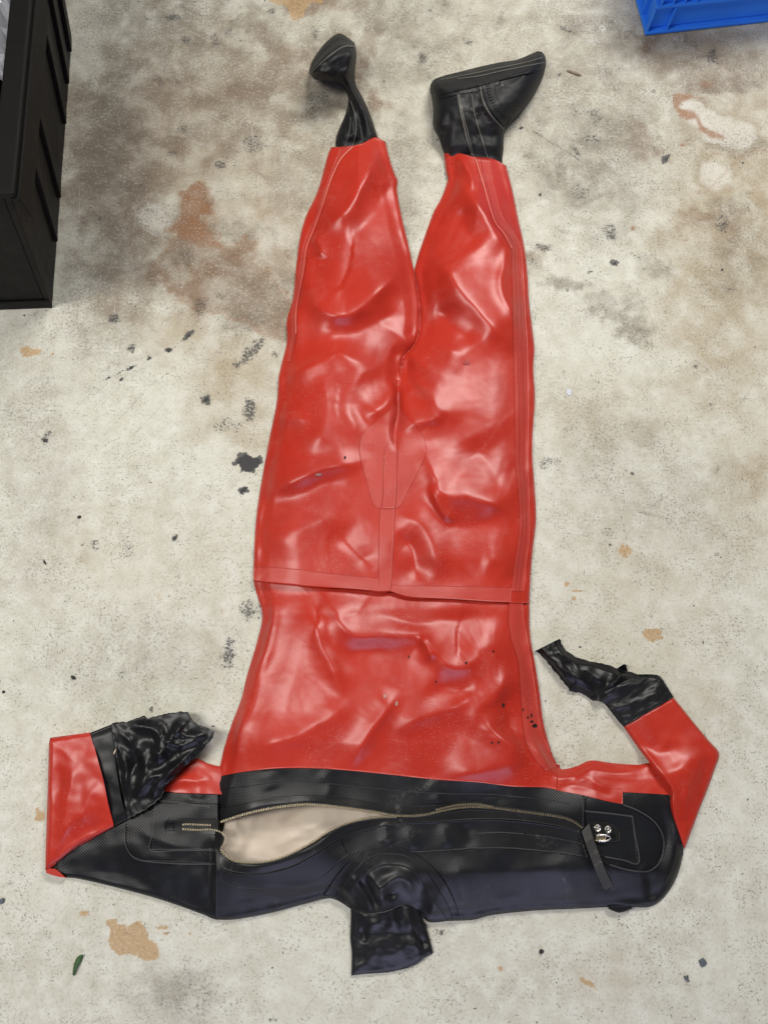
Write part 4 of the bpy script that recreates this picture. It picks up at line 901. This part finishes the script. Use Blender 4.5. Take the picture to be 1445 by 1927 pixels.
qstrip('cuff_band', [(170, 1379), (183, 1427), (195, 1472), (203, 1512), (213, 1557)], [(213, 1362), (216, 1410), (222, 1460), (230, 1505), (241, 1541)], z_cl, M['blacksmooth'], suit, across=14, skirt=.012, inset=1)
def crumple(u, v, seed, amp):
    r1 = 1 - np.abs(fbm(u/26 + .5*perlin(u/40, v/40, seed + 5), v/30, seed, 2))*2
    r2 = 1 - np.abs(fbm(u/11, v/12, seed + 9, 2))*2
    return amp*(r1*.9 + r2*.12)
S_SEAL = [([(215, 1375), (250, 1395), (275, 1440), (262, 1500)], 8, 10, .010), ([(240, 1362), (290, 1375), (300, 1410), (282, 1450)], 9, 8, .010), ([(300, 1350), (310, 1390), (345, 1400), (395, 1380)], 8, 8, .008), ([(285, 1510), (300, 1470), (355, 1425)], 6, 6, .007), ([(222, 1400), (236, 1440), (240, 1500)], 7, 8, .008), ([(262, 1400), (300, 1420), (320, 1395), (352, 1350)], 10, 9, .010), ([(250, 1500), (280, 1470), (310, 1450), (340, 1430)], 9, 10, .009), ([(300, 1480), (330, 1440), (380, 1400)], 7, 7, .007), ([(255, 1380), (262, 1420), (250, 1460)], 9, 9, -.008), ([(330, 1345), (345, 1380), (390, 1385)], 6, 6, .007)]
def z_sl(u, v):
    return .036 + strokes_height(u, v, S_SEAL, 5) + crumple(u, v, 20, .0011)
def jagged(A, amp, seed):
    P = crom(A, 9)
    P[:, 0] += amp*fbm(P[:, 0]/9, P[:, 1]/9, seed, 2); P[:, 1] += amp*fbm(P[:, 0]/9, P[:, 1]/9, seed + 4, 2)
    return P
def seal(name, A, B, hf, mat, across=60, jag=2.2, seed=3, skirt=.014):
    a, b = jagged(A, jag, seed), jagged(B, jag, seed + 1)
    s = np.linspace(0, 1, across)[None, :, None]
    G = a[:, None]*(1 - s) + b[:, None]*s
    return grid_mesh(name, G[..., 0], G[..., 1], hf(G[..., 0], G[..., 1]), mat, suit, skirt, 1.0)
seal('wrist_seal', [(208, 1364), (226, 1358), (241, 1357), (268, 1348), (283, 1350), (317, 1343), (351, 1340), (367, 1360), (388, 1369), (404, 1376)],
     [(240, 1543), (252, 1537), (262, 1531), (283, 1518), (304, 1500), (311, 1480), (326, 1464), (345, 1443), (370, 1424), (400, 1389)], z_sl, M['latex'])

# ---- right forearm, cuff and wrist seal
FR_IN = [(1172, 1367), (1199, 1406), (1224, 1439), (1246, 1466), (1260, 1489), (1260, 1512), (1265, 1535), (1276, 1567), (1286, 1596)]
FR_OUT = [(1267, 1313), (1299, 1353), (1332, 1393), (1352, 1418), (1344, 1448), (1330, 1487), (1316, 1522), (1302, 1560), (1288, 1597)]
S_FR = [([(1180, 1372), (1205, 1406), (1228, 1436), (1252, 1466), (1266, 1492), (1264, 1520), (1280, 1570)], 7, 7, .006), ([(1280, 1380), (1310, 1420), (1310, 1480)], 20, 20, .004), ([(1285, 1500), (1290, 1560)], 12, 12, -.004), ([(1250, 1400), (1275, 1450)], 16, 16, -.004)]
def z_fr(u, v):
    d = dist_edges(u, v, [crom(FR_IN, 4), crom(FR_OUT, 4)])
    base = .026*ss(1400, 1460, v)*ss(1340, 1250, u)
    z = .003 + base + .008*np.sqrt(np.clip(1 - (1 - np.clip(d/8, 0, 1))**2, 0, 1)) + .010*ss(0, 50, d)
    return z + ss(0, 8, d)*(strokes_height(u, v, S_FR, 3) + .0014*fbm(u/50, v/50, 25, 2))
qstrip('forearm_panel', FR_IN, FR_OUT, z_fr, M['red'], suit, across=50, skirt=.02, inset=2)
def z_cr(u, v):
    d = dist_edges(u, v, [crom([(1172, 1369), (1150, 1342), (1136, 1324), (1112, 1316)], 4), crom([(1267, 1311), (1252, 1288), (1240, 1273), (1199, 1270)], 4)])
    return .004 + .008*np.sqrt(np.clip(1 - (1 - np.clip(d/7, 0, 1))**2, 0, 1)) + .009*ss(0, 40, d) + ss(0, 8, d)*(.0025*fbm(u/22, v/22, 27, 3) + strokes_height(u, v, [([(1130, 1318), (1170, 1290), (1230, 1285)], 7, 8, .006), ([(1150, 1335), (1200, 1320), (1250, 1295)], 6, 6, .003)], 2))
qstrip('cuff_band', [(1173, 1368), (1163, 1357), (1152, 1343), (1140, 1328), (1128, 1318), (1112, 1315)], [(1267, 1312), (1260, 1301), (1252, 1288), (1241, 1273), (1226, 1269), (1199, 1269)], z_cr, M['blacksmooth'], suit, across=30, skirt='floor', inset=2)
S_SR = [([(1015, 1222), (1050, 1250), (1090, 1280), (1120, 1300)], 6, 7, .007), ([(1030, 1215), (1060, 1235), (1085, 1262), (1110, 1290)], 5, 6, .006), ([(1040, 1250), (1075, 1285)], 5, 5, .005), ([(1092, 1245), (1110, 1270), (1140, 1290)], 7, 9, .006), ([(1174, 1254), (1160, 1280), (1140, 1296)], 6, 5, .008), ([(1110, 1250), (1150, 1262), (1160, 1270)], 10, 10, -.003)]
def z_sr(u, v):
    d = dist_edges(u, v, [crom([(1112, 1316), (1093, 1305), (1068, 1293), (1043, 1263), (1008, 1226)], 4), crom([(1199, 1270), (1160, 1257), (1116, 1242), (1084, 1235), (1056, 1210)], 4)])
    return .005 + .010*ss(0, 14, d) + ss(0, 8, d)*(strokes_height(u, v, S_SR, 3) + crumple(u, v, 40, .002)*ss(1120, 1080, u) + .004*ss(1100, 1140, u))
seal('wrist_seal', [(1128, 1320), (1112, 1316), (1093, 1305), (1073, 1301), (1066, 1292), (1043, 1263), (1020, 1236), (1007, 1225)],
     [(1206, 1271), (1182, 1262), (1174, 1250), (1163, 1259), (1146, 1252), (1098, 1241), (1063, 1222), (1052, 1201)], z_sr, M['latex'], jag=2, seed=50, skirt='floor')

# ---- right zip dock, pull strap, rivets
dockr = qstrip('zip_dock', [(1100, 1500), (1139, 1510), (1171, 1515), (1199, 1525), (1228, 1545), (1244, 1566)], [(1106, 1614), (1146, 1627), (1182, 1637), (1213, 1640), (1234, 1629), (1247, 1604)], z_up(.0024), M['black'], suit, across=50, skirt=.003)
qstrip('dock_patch', [(1100, 1526), (1130, 1529), (1160, 1532), (1189, 1536)], [(1108, 1604), (1137, 1612), (1170, 1618), (1201, 1624)], z_up(.0046), M['black'], dockr, across=30, skirt=.003)
qstrip('dock_frame', [(1104, 1548), (1124, 1546), (1146, 1549), (1158, 1556), (1166, 1566)], [(1112, 1578), (1126, 1584), (1140, 1584), (1156, 1584), (1165, 1582)], z_up(.0066), M['ziptape'], dockr, across=14, skirt=.003)
for p in ([(1189, 1536), (1194, 1570), (1201, 1623), (1170, 1618), (1137, 1612)], [(1099, 1526), (1140, 1530), (1189, 1536)], [(1171, 1514), (1199, 1525), (1229, 1545), (1246, 1572), (1247, 1602), (1236, 1628), (1215, 1640), (1182, 1637), (1146, 1627)]):
    band('dock_seam', p, 2.6, z_up(.0052), M['edge'], dockr, across=4, skirt=.003, dz=0)
qstrip('dock_recess', [(1136, 1570), (1146, 1566), (1158, 1568)], [(1138, 1580), (1148, 1580), (1160, 1579)], z_up(.0076), M['latex'], dockr, across=8, skirt=.002)
def zpt(x, y): return float(z_suit(np.array([x], float), np.array([y], float))[0])
def ring_mesh(name, x, y, z, prof, mat, parent, seg=20):
    """lathe of (radius, height) about the vertical through a pixel"""
    c = at(x, y, z); V_, F_ = [], []
    for r, h in prof:
        for k in range(seg):
            a = 2*math.pi*k/seg
            V_.append((c[0] + r*math.cos(a), c[1] + r*math.sin(a), z + h))
    for i in range(len(prof) - 1):
        for k in range(seg):
            F_.append((i*seg + k, i*seg + (k+1) % seg, (i+1)*seg + (k+1) % seg, (i+1)*seg + k))
    return link(name, V_, F_, mat, parent)
for x, y in ((1124, 1558.5), (1143.5, 1561)):
    rv = ring_mesh('rivet', x, y, zpt(x, y) + .0078, [(.0066, -.002), (.0066, .0012), (.0056, .0024), (.0040, .0020), (.0030, .0006), (.0026, .0006)], M['nickel'], dockr)
    ring_mesh('rivet_core', x, y, zpt(x, y) + .0078, [(.0026, .0004), (.0022, .0020), (.0012, .0026), (.0001, .0028)], M['nickel'], rv)
def tube(name, pts3, r, mat, parent, seg=8):
    P = [Vector(p) for p in pts3]; V_, F_ = [], []
    for i, p in enumerate(P):
        t = (P[min(i+1, len(P)-1)] - P[max(i-1, 0)]).normalized()
        a = t.cross(Vector((0, 0, 1)));  a = a.normalized() if a.length > 1e-4 else Vector((1, 0, 0))
        b = a.cross(t)
        for k in range(seg):
            q = 2*math.pi*k/seg
            V_.append(p + (a*math.cos(q) + b*math.sin(q))*r)
    for i in range(len(P) - 1):
        for k in range(seg):
            F_.append((i*seg + k, i*seg + (k+1) % seg, (i+1)*seg + (k+1) % seg, (i+1)*seg + k))
    return link(name, V_, F_, mat, parent)
slz = zpt(1135, 1577) + .010
sl = qstrip('zip_slider', [(1121, 1570), (1130, 1569), (1140, 1571)], [(1120, 1582), (1131, 1585), (1139, 1581)], lambda u, v: 0*u + slz, M['brass'], dockr, across=6, skirt=.004)
tube('pull_ring', [at(1134 + 14*math.cos(a), 1577 + 6*math.sin(a), slz + .003) for a in np.linspace(-2.6, 2.3, 18)], .0016, M['nickel'], sl)
# the pull strap, a stiff strip of rubber standing over the yoke
def strap():
    A = np.array([(1108, 1549), (1116, 1576), (1126, 1604), (1140, 1640), (1154, 1668)], float)
    B = np.array([(1094, 1564), (1101, 1586), (1110, 1612), (1124, 1648), (1137, 1675)], float)
    zc = [.060, .066, .064, .060, .053]
    a, b = crom(A, 6), crom(B, 6)
    zz = np.maximum(z_suit(a[:, 0], a[:, 1]), z_suit(b[:, 0], b[:, 1])) + np.interp(np.linspace(0, 1, len(a)), np.linspace(0, 1, 5), [.016, .020, .016, .012, .010])
    V_, F_ = [], []
    for i in range(len(a)):
        for p, z in ((a[i], zz[i]), (b[i], zz[i] + .001), (b[i], zz[i] - .005), (a[i], zz[i] - .005)):
            V_.append(at(p[0], p[1], z))
    n = len(a)
    for i in range(n - 1):
        for k in range(4): F_.append((i*4 + k, i*4 + (k+1) % 4, i*4 + 4 + (k+1) % 4, i*4 + 4 + k))
    F_ += [(0, 1, 2, 3), (n*4 - 4, n*4 - 3, n*4 - 2, n*4 - 1)]
    o = link('pull_strap', V_, F_, M['strap'], suit, smooth=False)
    bm = bmesh.new(); bm.from_mesh(o.data); bmesh.ops.recalc_face_normals(bm, faces=bm.faces); bm.to_mesh(o.data); bm.free()
    bv = o.modifiers.new('bevel', 'BEVEL'); bv.width = .0012; bv.segments = 2; bv.limit_method = 'ANGLE'
strap()
band('shoulder_valve', [(1144, 1707), (1165, 1711), (1188, 1707)], [6, 14, 6], lambda u, v: .012 + 0*u, M['blacksmooth'], suit, across=6, skirt='floor', dz=0)

# ---- right boot, lying on its side
BR_A = [(838, 300), (826, 262), (815, 238), (815, 209), (812, 182), (809, 166), (815, 151), (833, 143), (864, 135), (900, 126), (936, 118), (972, 112), (997, 102), (1012, 96)]
BR_B = [(946, 322), (947, 285), (948, 256), (954, 241), (963, 230), (972, 220), (988, 202), (1004, 180), (1012, 165), (1020, 148), (1024, 136), (1027, 122), (1026, 108), (1020, 98)]
S_BR = [([(835, 290), (840, 250), (850, 200)], 8, 10, -.006), ([(860, 175), (872, 230), (888, 292)], 5, 5, .004), ([(888, 178), (900, 235), (917, 296)], 5, 5, .004), ([(905, 155), (909, 184), (922, 213), (950, 246)], 6, 8, .006), ([(880, 250), (920, 255), (945, 265)], 12, 12, -.005),
        ([(815, 176), (866, 168), (921, 156), (980, 136), (1024, 128)], 4, 5, .005), ([(890, 230), (905, 215), (900, 200)], 12, 12, -.005)]
def z_br(u, v):
    d = dist_edges(u, v, [crom(BR_A, 4), crom(BR_B, 4)])
    T = .030 + .042*ss(285, 190, v)
    r = np.clip(d/(26 + 26*ss(280, 190, v)), 0, 1)
    z = .006 + T*np.sqrt(np.clip(1 - (1 - r)**2, 0, 1))
    return z + ss(0, 10, d)*(strokes_height(u, v, S_BR, 2) + .0012*fbm(u/24, v/24, 33, 2)) - .016*ss(270, 298, v)
boot = qstrip('boot', BR_A, BR_B, z_br, M['boot'], suit, across=60, skirt='floor', inset=2)
def zb(o): return lambda u, v: z_br(u, v) + o
qstrip('sole', [(811, 164), (817, 152), (833, 145), (864, 137), (900, 128), (936, 120), (972, 114), (997, 104), (1014, 98), (1024, 108)],
       [(812, 178), (828, 178), (846, 174), (872, 168), (905, 161), (940, 151), (975, 142), (1000, 136), (1016, 131), (1025, 127)], zb(.0030), M['boot'], boot, across=16, skirt=.004)
qstrip('sole_rand', [(812, 178), (830, 177), (864, 169), (905, 160), (940, 150)], [(813, 184), (832, 184), (866, 177), (908, 170), (942, 158)], zb(.0015), M['boot'], boot, across=6, skirt=.003)
for p in ([(829, 150), (864, 143), (900, 136), (936, 128), (972, 121), (1000, 114), (1020, 108)], [(860, 148), (900, 143), (940, 134), (980, 126), (1024, 117)]):
    band('sole_groove', p, 1.5, zb(.0042), M['scuffline'], boot, across=3, skirt=.001, dz=0)
for p, w in (([(861, 176), (868, 215), (876, 250), (888, 292)], 2.2), ([(888, 178), (893, 215), (903, 250), (917, 296)], 1.6), ([(903, 152), (907, 184), (921, 213), (950, 246)], 1.8), ([(864, 176), (871, 215), (880, 250), (891, 293)], 1.5)):
    band('boot_seam', p, w, zb(.0014), M['scuffline'], boot, across=3, skirt=.001, dz=0)
qstrip('ankle_patch', [(906, 152), (911, 182), (925, 210), (951, 240)], [(930, 154), (934, 180), (946, 200), (962, 222)], zb(.0022), M['boot'], boot, across=10, skirt=.003)
for k in range(14):
    f = k/13
    c0 = crom([(914, 158), (919, 182), (931, 204), (950, 226)], 13)[int(f*38)]
    band('stitch', [(c0[0], c0[1]), (c0[0] + 6, c0[1] - 2.5)], 1.8, zb(.0036), M['latex'], boot, n=3, across=3, skirt=.001, dz=0)

# ---- left boot: twisted shaft and the foot standing up
BL_A = [(632, 290), (632, 264), (637, 245), (648, 220), (655, 195), (653, 176), (644, 163), (628, 157), (606, 152), (592, 149), (584, 140)]
BL_B = [(716, 280), (712, 262), (708, 250), (696, 214), (684, 187), (675, 170), (669, 156), (668, 140), (669, 122), (671, 104), (669, 87)]
S_BL = [([(628, 122), (640, 140), (650, 158), (668, 180), (684, 208), (700, 258)], 9, 8, .018), ([(660, 195), (664, 235), (668, 276)], 5, 6, .006), ([(672, 200), (680, 235), (684, 270)], 6, 6, -.010), ([(652, 150), (660, 185), (656, 230)], 6, 6, -.010), ([(640, 240), (650, 255), (645, 280)], 7, 7, .004),
        ([(648, 150), (655, 130), (660, 108), (662, 90)], 8, 7, .012), ([(632, 148), (614, 140), (596, 138)], 7, 9, .010)]
def z_bl(u, v):
    d = dist_edges(u, v, [crom(BL_A, 4), crom(BL_B, 4)])
    T = .020 + .034*ss(190, 130, v)
    up = ss(172, 92, v + .55*(u - 640))          # the foot rises towards the rim of the sole
    z = .005 + T*np.sqrt(np.clip(1 - (1 - np.clip(d/22, 0, 1))**2, 0, 1))
    return np.maximum(z + ss(0, 6, d)*(strokes_height(u, v, S_BL, 1) + .0015*fbm(u/16, v/16, 44, 2)) - .012*ss(250, 272, v) + .055*up, .003)
bootl = qstrip('boot', BL_A, BL_B, z_bl, M['boot'], suit, across=40, skirt='floor', inset=2)
for p, w in (([(664, 273), (670, 245), (668, 215), (660, 190)], 2.0), ([(650, 275), (658, 245), (660, 220)], 1.4)):
    band('boot_seam', p, w, lambda u, v: z_bl(u, v) + .0014, M['scuffline'], bootl, across=3, skirt=.001, dz=0)
RIM = [(587, 143), (600, 133), (616, 123), (634, 112), (652, 101), (669, 91)]
OUTL = [(581, 137), (586, 118), (598, 98), (616, 77), (640, 63), (667, 80)]
def z_sole(u, v):
    d1 = seg_dist(u, v, crom(RIM, 5))[0]; d2 = seg_dist(u, v, crom(OUTL, 5))[0]
    f = d1/(d1 + d2 + 1e-6)
    al = seg_dist(u, v, crom(RIM, 5))[2]
    return .060 + .036*np.sin(np.pi*np.clip(al, .001, .999))**.6 + .008*np.sin(np.pi*np.clip(f*1.1, 0, 1)) - .035*f**2 + .0025*np.sin(f*16)*ss(.1, .3, f)
qstrip('sole', RIM, OUTL, z_sole, M['boot'], bootl, across=30, skirt='floor', inset=4, n=12)
for q in (.04, .36):
    p = np.array(RIM)*(1 - q) + np.array(OUTL)*q
    band('sole_groove', p, 1.5, lambda u, v: z_sole(u, v) + .0012, M['scuffline'], bootl, across=3, skirt=.001, dz=0)

# ------------------------------------------------------------------ crates
def box_mesh(name, c0, ex, ey, ez, mat, parent, bev=.003):
    """box from corner c0 along the three edge vectors"""
    c0, ex, ey, ez = map(Vector, (c0, ex, ey, ez))
    P = [c0, c0+ex, c0+ex+ey, c0+ey, c0+ez, c0+ex+ez, c0+ex+ey+ez, c0+ey+ez]
    bm = bmesh.new(); vs = [bm.verts.new(p) for p in P]
    for f in ((3, 2, 1, 0), (4, 5, 6, 7), (0, 1, 5, 4), (1, 2, 6, 5), (2, 3, 7, 6), (3, 0, 4, 7)): bm.faces.new([vs[i] for i in f])
    bmesh.ops.recalc_face_normals(bm, faces=bm.faces)
    if bev: bmesh.ops.bevel(bm, geom=list(bm.edges), offset=bev, segments=2, affect='EDGES', profile=.6)
    me = bpy.data.meshes.new(name); bm.to_mesh(me); bm.free()
    o = bpy.data.objects.new(name, me); C.objects.link(o); me.materials.append(mat)
    o.parent = parent; o.matrix_parent_inverse = parent.matrix_world.inverted()
    return o
Z3 = Vector((0, 0, 1))
# black crate at the left: near right corner on the floor, its long side running away
K0 = Vector(at(99, 577, 0).tolist()); K1 = Vector(at(135, 88, 0).tolist())
ay = (K1 - K0); LY = ay.length; ay.normalize(); ax = Vector((-ay.y, ay.x, 0))       # ax points to the left
crate = thing('storage_crate', 'black plastic crate with ribbed sides cut off by the left edge', 'crate', K0)
bpy.context.view_layer.update()
HC, DR, WX = .375, .100, .46
def K(x, y, z): return K0 + ax*x + ay*y + Z3*z
def wall(name, a, b, h, lean, th, parent, mat):
    """leaning slab from floor points a to b; lean = outward shift at the top"""
    n = Vector((b.y - a.y, a.x - b.x, 0)).normalized()
    return a, b, n
def slab(name, P8, mat, parent, bev=.004):
    bm = bmesh.new(); vs = [bm.verts.new(p) for p in P8]
    for f in ((3, 2, 1, 0), (4, 5, 6, 7), (0, 1, 5, 4), (1, 2, 6, 5), (2, 3, 7, 6), (3, 0, 4, 7)): bm.faces.new([vs[i] for i in f])
    bmesh.ops.recalc_face_normals(bm, faces=bm.faces)
    if bev: bmesh.ops.bevel(bm, geom=list(bm.edges), offset=bev, segments=3, affect='EDGES', profile=.6)
    me = bpy.data.meshes.new(name); bm.to_mesh(me); bm.free()
    o = bpy.data.objects.new(name, me); C.objects.link(o); me.materials.append(mat)
    o.parent = parent; o.matrix_parent_inverse = parent.matrix_world.inverted()
    return o
t_ = .012
LE = LY + .0
# side facing the suit (x = 0 outwards is -x)
side = slab('wall', [K(0, 0, 0), K(t_, 0, 0), K(t_, LE, 0), K(0, LE, 0), K(-DR, -.012, HC), K(t_ - DR, -.012, HC), K(t_ - DR, LE + .02, HC), K(-DR, LE + .02, HC)], M['crateblack'], crate, .003)
slab('wall', [K(t_, .001, .001), K(WX, .001, .001), K(WX, t_, .001), K(t_, t_, .001), K(t_ - DR, -.011, HC), K(WX + DR, -.011, HC), K(WX + DR, t_ - .012, HC), K(t_ - DR, t_ - .012, HC)], M['crateblack'], crate, .003)
slab('wall', [K(t_, LE - t_, .001), K(WX, LE - t_, .001), K(WX, LE - .001, .001), K(t_, LE - .001, .001), K(t_ - DR, LE - t_ + .02, HC), K(WX + DR, LE - t_ + .02, HC), K(WX + DR, LE + .019, HC), K(t_ - DR, LE + .019, HC)], M['crateblack'], crate, .003)
slab('wall', [K(WX, .001, .001), K(WX + t_, .001, .001), K(WX + t_, LE, .001), K(WX, LE, .001), K(WX + DR, -.011, HC), K(WX + t_ + DR, -.011, HC), K(WX + t_ + DR, LE + .02, HC), K(WX + DR, LE + .02, HC)], M['crateblack'], crate, .003)
slab('base', [K(t_, t_, .002), K(WX, t_, .002), K(WX, LE - t_, .002), K(t_, LE - t_, .002), K(t_, t_, .02), K(WX, t_, .02), K(WX, LE - t_, .02), K(t_, LE - t_, .02)], M['crateblack'], crate, .001)
# thick rim: flat top and a hanging lip
def rim(x0, x1, y0, y1, z0, z1):
    slab('rim', [K(x0, y0, z0), K(x1, y0, z0), K(x1, y1, z0), K(x0, y1, z0), K(x0, y0, z1), K(x1, y0, z1), K(x1, y1, z1), K(x0, y1, z1)], M['crateblack'], crate, .005)
rim(-DR - .012, -DR + .026, -.020, LE + .03, HC + .001, HC + .012)
rim(-DR + .028, WX + DR + .02, -.020, .03, HC + .001, HC + .012)
rim(-DR + .028, WX + DR + .02, LE - .02, LE + .03, HC + .001, HC + .012)
slab('rim_lip', [K(-DR - .014, -.02, HC - .05), K(-DR - .002, -.02, HC - .05), K(-DR - .002, LE*.62, HC - .05), K(-DR - .014, LE*.62, HC - .05), K(-DR - .016, -.02, HC), K(-DR - .002, -.02, HC), K(-DR - .002, LE*.62, HC), K(-DR - .016, LE*.62, HC)], M['crateblack'], crate, .003)
slab('rim_lip', [K(-DR - .014, LE*.63, HC - .025), K(-DR - .002, LE*.63, HC - .025), K(-DR - .002, LE + .02, HC - .025), K(-DR - .014, LE + .02, HC - .025), K(-DR - .016, LE*.63, HC), K(-DR - .002, LE*.63, HC), K(-DR - .002, LE + .02, HC), K(-DR - .016, LE + .02, HC)], M['crateblack'], crate, .003)
for q in (.20, .36, .64, .80, .93):
    y = LE*q
    h0, h1 = .03, HC - .03
    def W(yy, h, out): return K(-DR*h/HC - out, yy, h)
    slab('rib', [W(y, h0, -.001), W(y + .045, h0, -.001), W(y + .045, h0, .006), W(y, h0, .009), W(y, h1, -.001), W(y + .045, h1, -.001), W(y + .045, h1, .006), W(y, h1, .009)], M['crateblack'], crate, .002)
slab('kick_strip', [K(-.002, -.004, .001), K(WX, -.004, .001), K(WX, 0.0, .001), K(-.002, 0.0, .001), K(-.006, -.005, .03), K(WX, -.005, .03), K(WX, -.001, .03), K(-.006, -.001, .03)], M['crateblack'], crate, .003)
# silvery film lying in the crate
def film():
    n = 26; V_, F_ = [], []
    for i in range(n):
        for j in range(n):
            x = .10 + .30*i/(n-1); y = LE*.55 + .5*j/(n-1)
            z = .20 + .045*(1 - abs(float(fbm(x*16, y*16, 61, 3)))*2)
            V_.append(K(x - DR, y, z))
    for i in range(n - 1):
        for j in range(n - 1): F_.append((i*n + j, (i+1)*n + j, (i+1)*n + j + 1, i*n + j + 1))
    o = link('plastic_film', V_, F_, None or simple('silver_film', (.55, .56, .6), .2), None, smooth=False)
    o['label'] = 'crumpled silvery plastic film inside the black crate'; o['category'] = 'plastic film'
film()

# blue crate at the top right
B0 = Vector(at(1212, 69, 0).tolist()); B1 = Vector(at(1445, 43, 0).tolist())
bx_ = (B1 - B0).normalized(); by_ = Vector((-bx_.y, bx_.x, 0))
bcr = thing('stacking_crate', 'bright blue plastic stacking crate cut off by the top right corner', 'crate', B0)
bpy.context.view_layer.update()
def Bp(x, y, z): return B0 + bx_*x + by_*y + Z3*z
def bslab(name, x0, x1, y0, y1, z0, z1, bev=.002): return slab(name, [Bp(x0, y0, z0), Bp(x1, y0, z0), Bp(x1, y1, z0), Bp(x0, y1, z0), Bp(x0, y0, z1), Bp(x1, y0, z1), Bp(x1, y1, z1), Bp(x0, y1, z1)], M['crateblue'], bcr, bev)
WB, DB = .40, .60
bslab('base_lip', 0, WB, 0, DB, .001, .011, .004)
bslab('wall', .012, WB - .012, .012, .018, .012, .22); bslab('wall', .012, .018, .019, DB - .012, .012, .22)
bslab('wall', WB - .018, WB - .012, .019, DB - .012, .012, .22); bslab('wall', .019, WB - .019, DB - .018, DB - .012, .012, .22)
bslab('flange', .002, WB - .002, .002, .0115, .068, .076); bslab('flange', .002, .0115, .012, DB - .002, .068, .076)
bslab('rim', -.002, WB + .002, -.002, .0115, .20, .225); bslab('rim', -.002, .0115, .012, DB, .20, .225)
for x in (.001, .050, WB - .055, WB - .005): bslab('rib', x, x + .004, .001, .0115, .0115, .0675, .001)
for x in np.arange(.012, WB - .01, .028): bslab('rib', float(x), float(x) + .003, .003, .0115, .0765, .1995, .0008)
for y in (.055, .11, DB - .1): bslab('rib', .001, .0115, y, y + .004, .0115, .0675, .001)
for y in np.arange(.03, DB - .02, .028): bslab('rib', .003, .0115, float(y), float(y) + .003, .0765, .1995, .0008)

# ------------------------------------------------------------------ small litter on the floor
def chip(name, px, py, lx, ly, h, rot, mat, label, cat, seed, group=None, zbase=0.0005):
    r = np.random.RandomState(seed); n = 9
    c = at(px, py, zbase); k = .00105
    V_, F_ = [], []
    a0 = math.radians(rot)
    for lev, (s_, z) in enumerate(((1.0, 0), (1.04, .45), (.72, 1.0))):
        for i in range(n):
            a = 2*math.pi*i/n; rr = 1 + .28*(np.random.RandomState(seed + i).rand() - .5)
            x, y = lx*k*.5*s_*rr*math.cos(a), ly*k*.5*s_*rr*math.sin(a)
            V_.append((c[0] + x*math.cos(a0) - y*math.sin(a0), c[1] + x*math.sin(a0) + y*math.cos(a0), zbase + z*h*(1 + .2*(r.rand() - .5))))
    for l in range(2):
        for i in range(n): F_.append((l*n + i, l*n + (i+1) % n, (l+1)*n + (i+1) % n, (l+1)*n + i))
    F_.append(tuple(range(2*n, 3*n))); F_.append(tuple(range(n))[::-1])
    o = link(name, V_, F_, mat, None, smooth=False)
    o['label'] = label; o['category'] = cat
    if group: o['group'] = group
    return o
m_dark = simple('dark_crumb', (.022, .021, .02), .8); m_slate = simple('slate', (.10, .12, .14), .7); m_leaf = simple('leaf_green', (.02, .06, .015), .6, (.05, .10, .03))
m_white = simple('white_scrap', (.62, .66, .72), .5); m_wood = simple('weathered_wood', (.22, .17, .12), .8); m_straw = simple('straw', (.6, .5, .33), .7)
chip('plastic_scrap', 1070, 738, 11, 15, .0012, 5, m_white, 'small white rectangular scrap lying right of the red trouser leg', 'scrap', 3)
chip('stone_chip', 1321, 1811, 12, 13, .004, 40, m_slate, 'blue grey stone chip, largest near the lower right corner', 'stone', 5)
chip('stone_chip', 1291, 1842, 12, 5, .003, -50, m_slate, 'thin blue grey sliver below the larger stone chip at lower right', 'stone', 9)
chip('stone_chip', 5, 1695, 10, 9, .004, 20, m_slate, 'dark grey stone chip at the left edge below the red sleeve', 'stone', 14)
chip('dirt_crumb', 1018, 1790, 8, 7, .004, 60, m_dark, 'dark crumb on bare concrete right of the neck seal', 'crumb', 21)
chip('dirt_crumb', 150, 973, 7, 6, .003, 0, m_dark, 'round black crumb left of the red hips', 'crumb', 23)
chip('dirt_crumb', 139, 1275, 10, 6, .003, -30, m_dark, 'oval black crumb above the folded left forearm', 'crumb', 25)
chip('dirt_crumb', 8, 1302, 5, 5, .003, 0, m_dark, 'tiny black crumb at the left edge above the folded forearm', 'crumb', 26)
chip('twig', 85, 1058, 11, 3, .002, -60, m_dark, 'short black twig on the concrete left of the waist seam', 'twig', 27)
chip('wood_splinter', 1080, 138, 36, 7, .003, -25, m_wood, 'grey brown wood splinter right of the toe of the lying boot', 'splinter', 31)
chip('straw_bit', 217, 1414, 10, 2.6, .0015, 70, m_straw, 'pale straw bit lying on the left black cuff', 'straw', 33, zbase=.046)
def leaf():
    c = at(147, 1815, .0006); V_, F_ = [], []
    pts = [(-5, 16, 3), (-3, 8, 4), (-1, 0, 5), (2, -8, 6), (6, -14, 4), (9, -17, 1)]
    for i, (x, y, w) in enumerate(pts):
        z = .0015 + .004*math.sin(i*.9)**2
        for s_ in (-1, 0, 1): V_.append((c[0] + (x + s_*w*.8)*.001, c[1] - (y + s_*w*.35)*.001, z + (.0015 if s_ == 0 else 0)))
    for i in range(len(pts) - 1):
        for k in range(2): F_.append((i*3 + k, i*3 + k + 1, i*3 + 4 + k, i*3 + 3 + k))
    o = link('leaf_scrap', V_, F_, m_leaf, None)
    sd = o.modifiers.new('solid', 'SOLIDIFY'); sd.thickness = .0006
    o['label'] = 'curled green leaf scrap near the lower left corner'; o['category'] = 'leaf'
leaf()
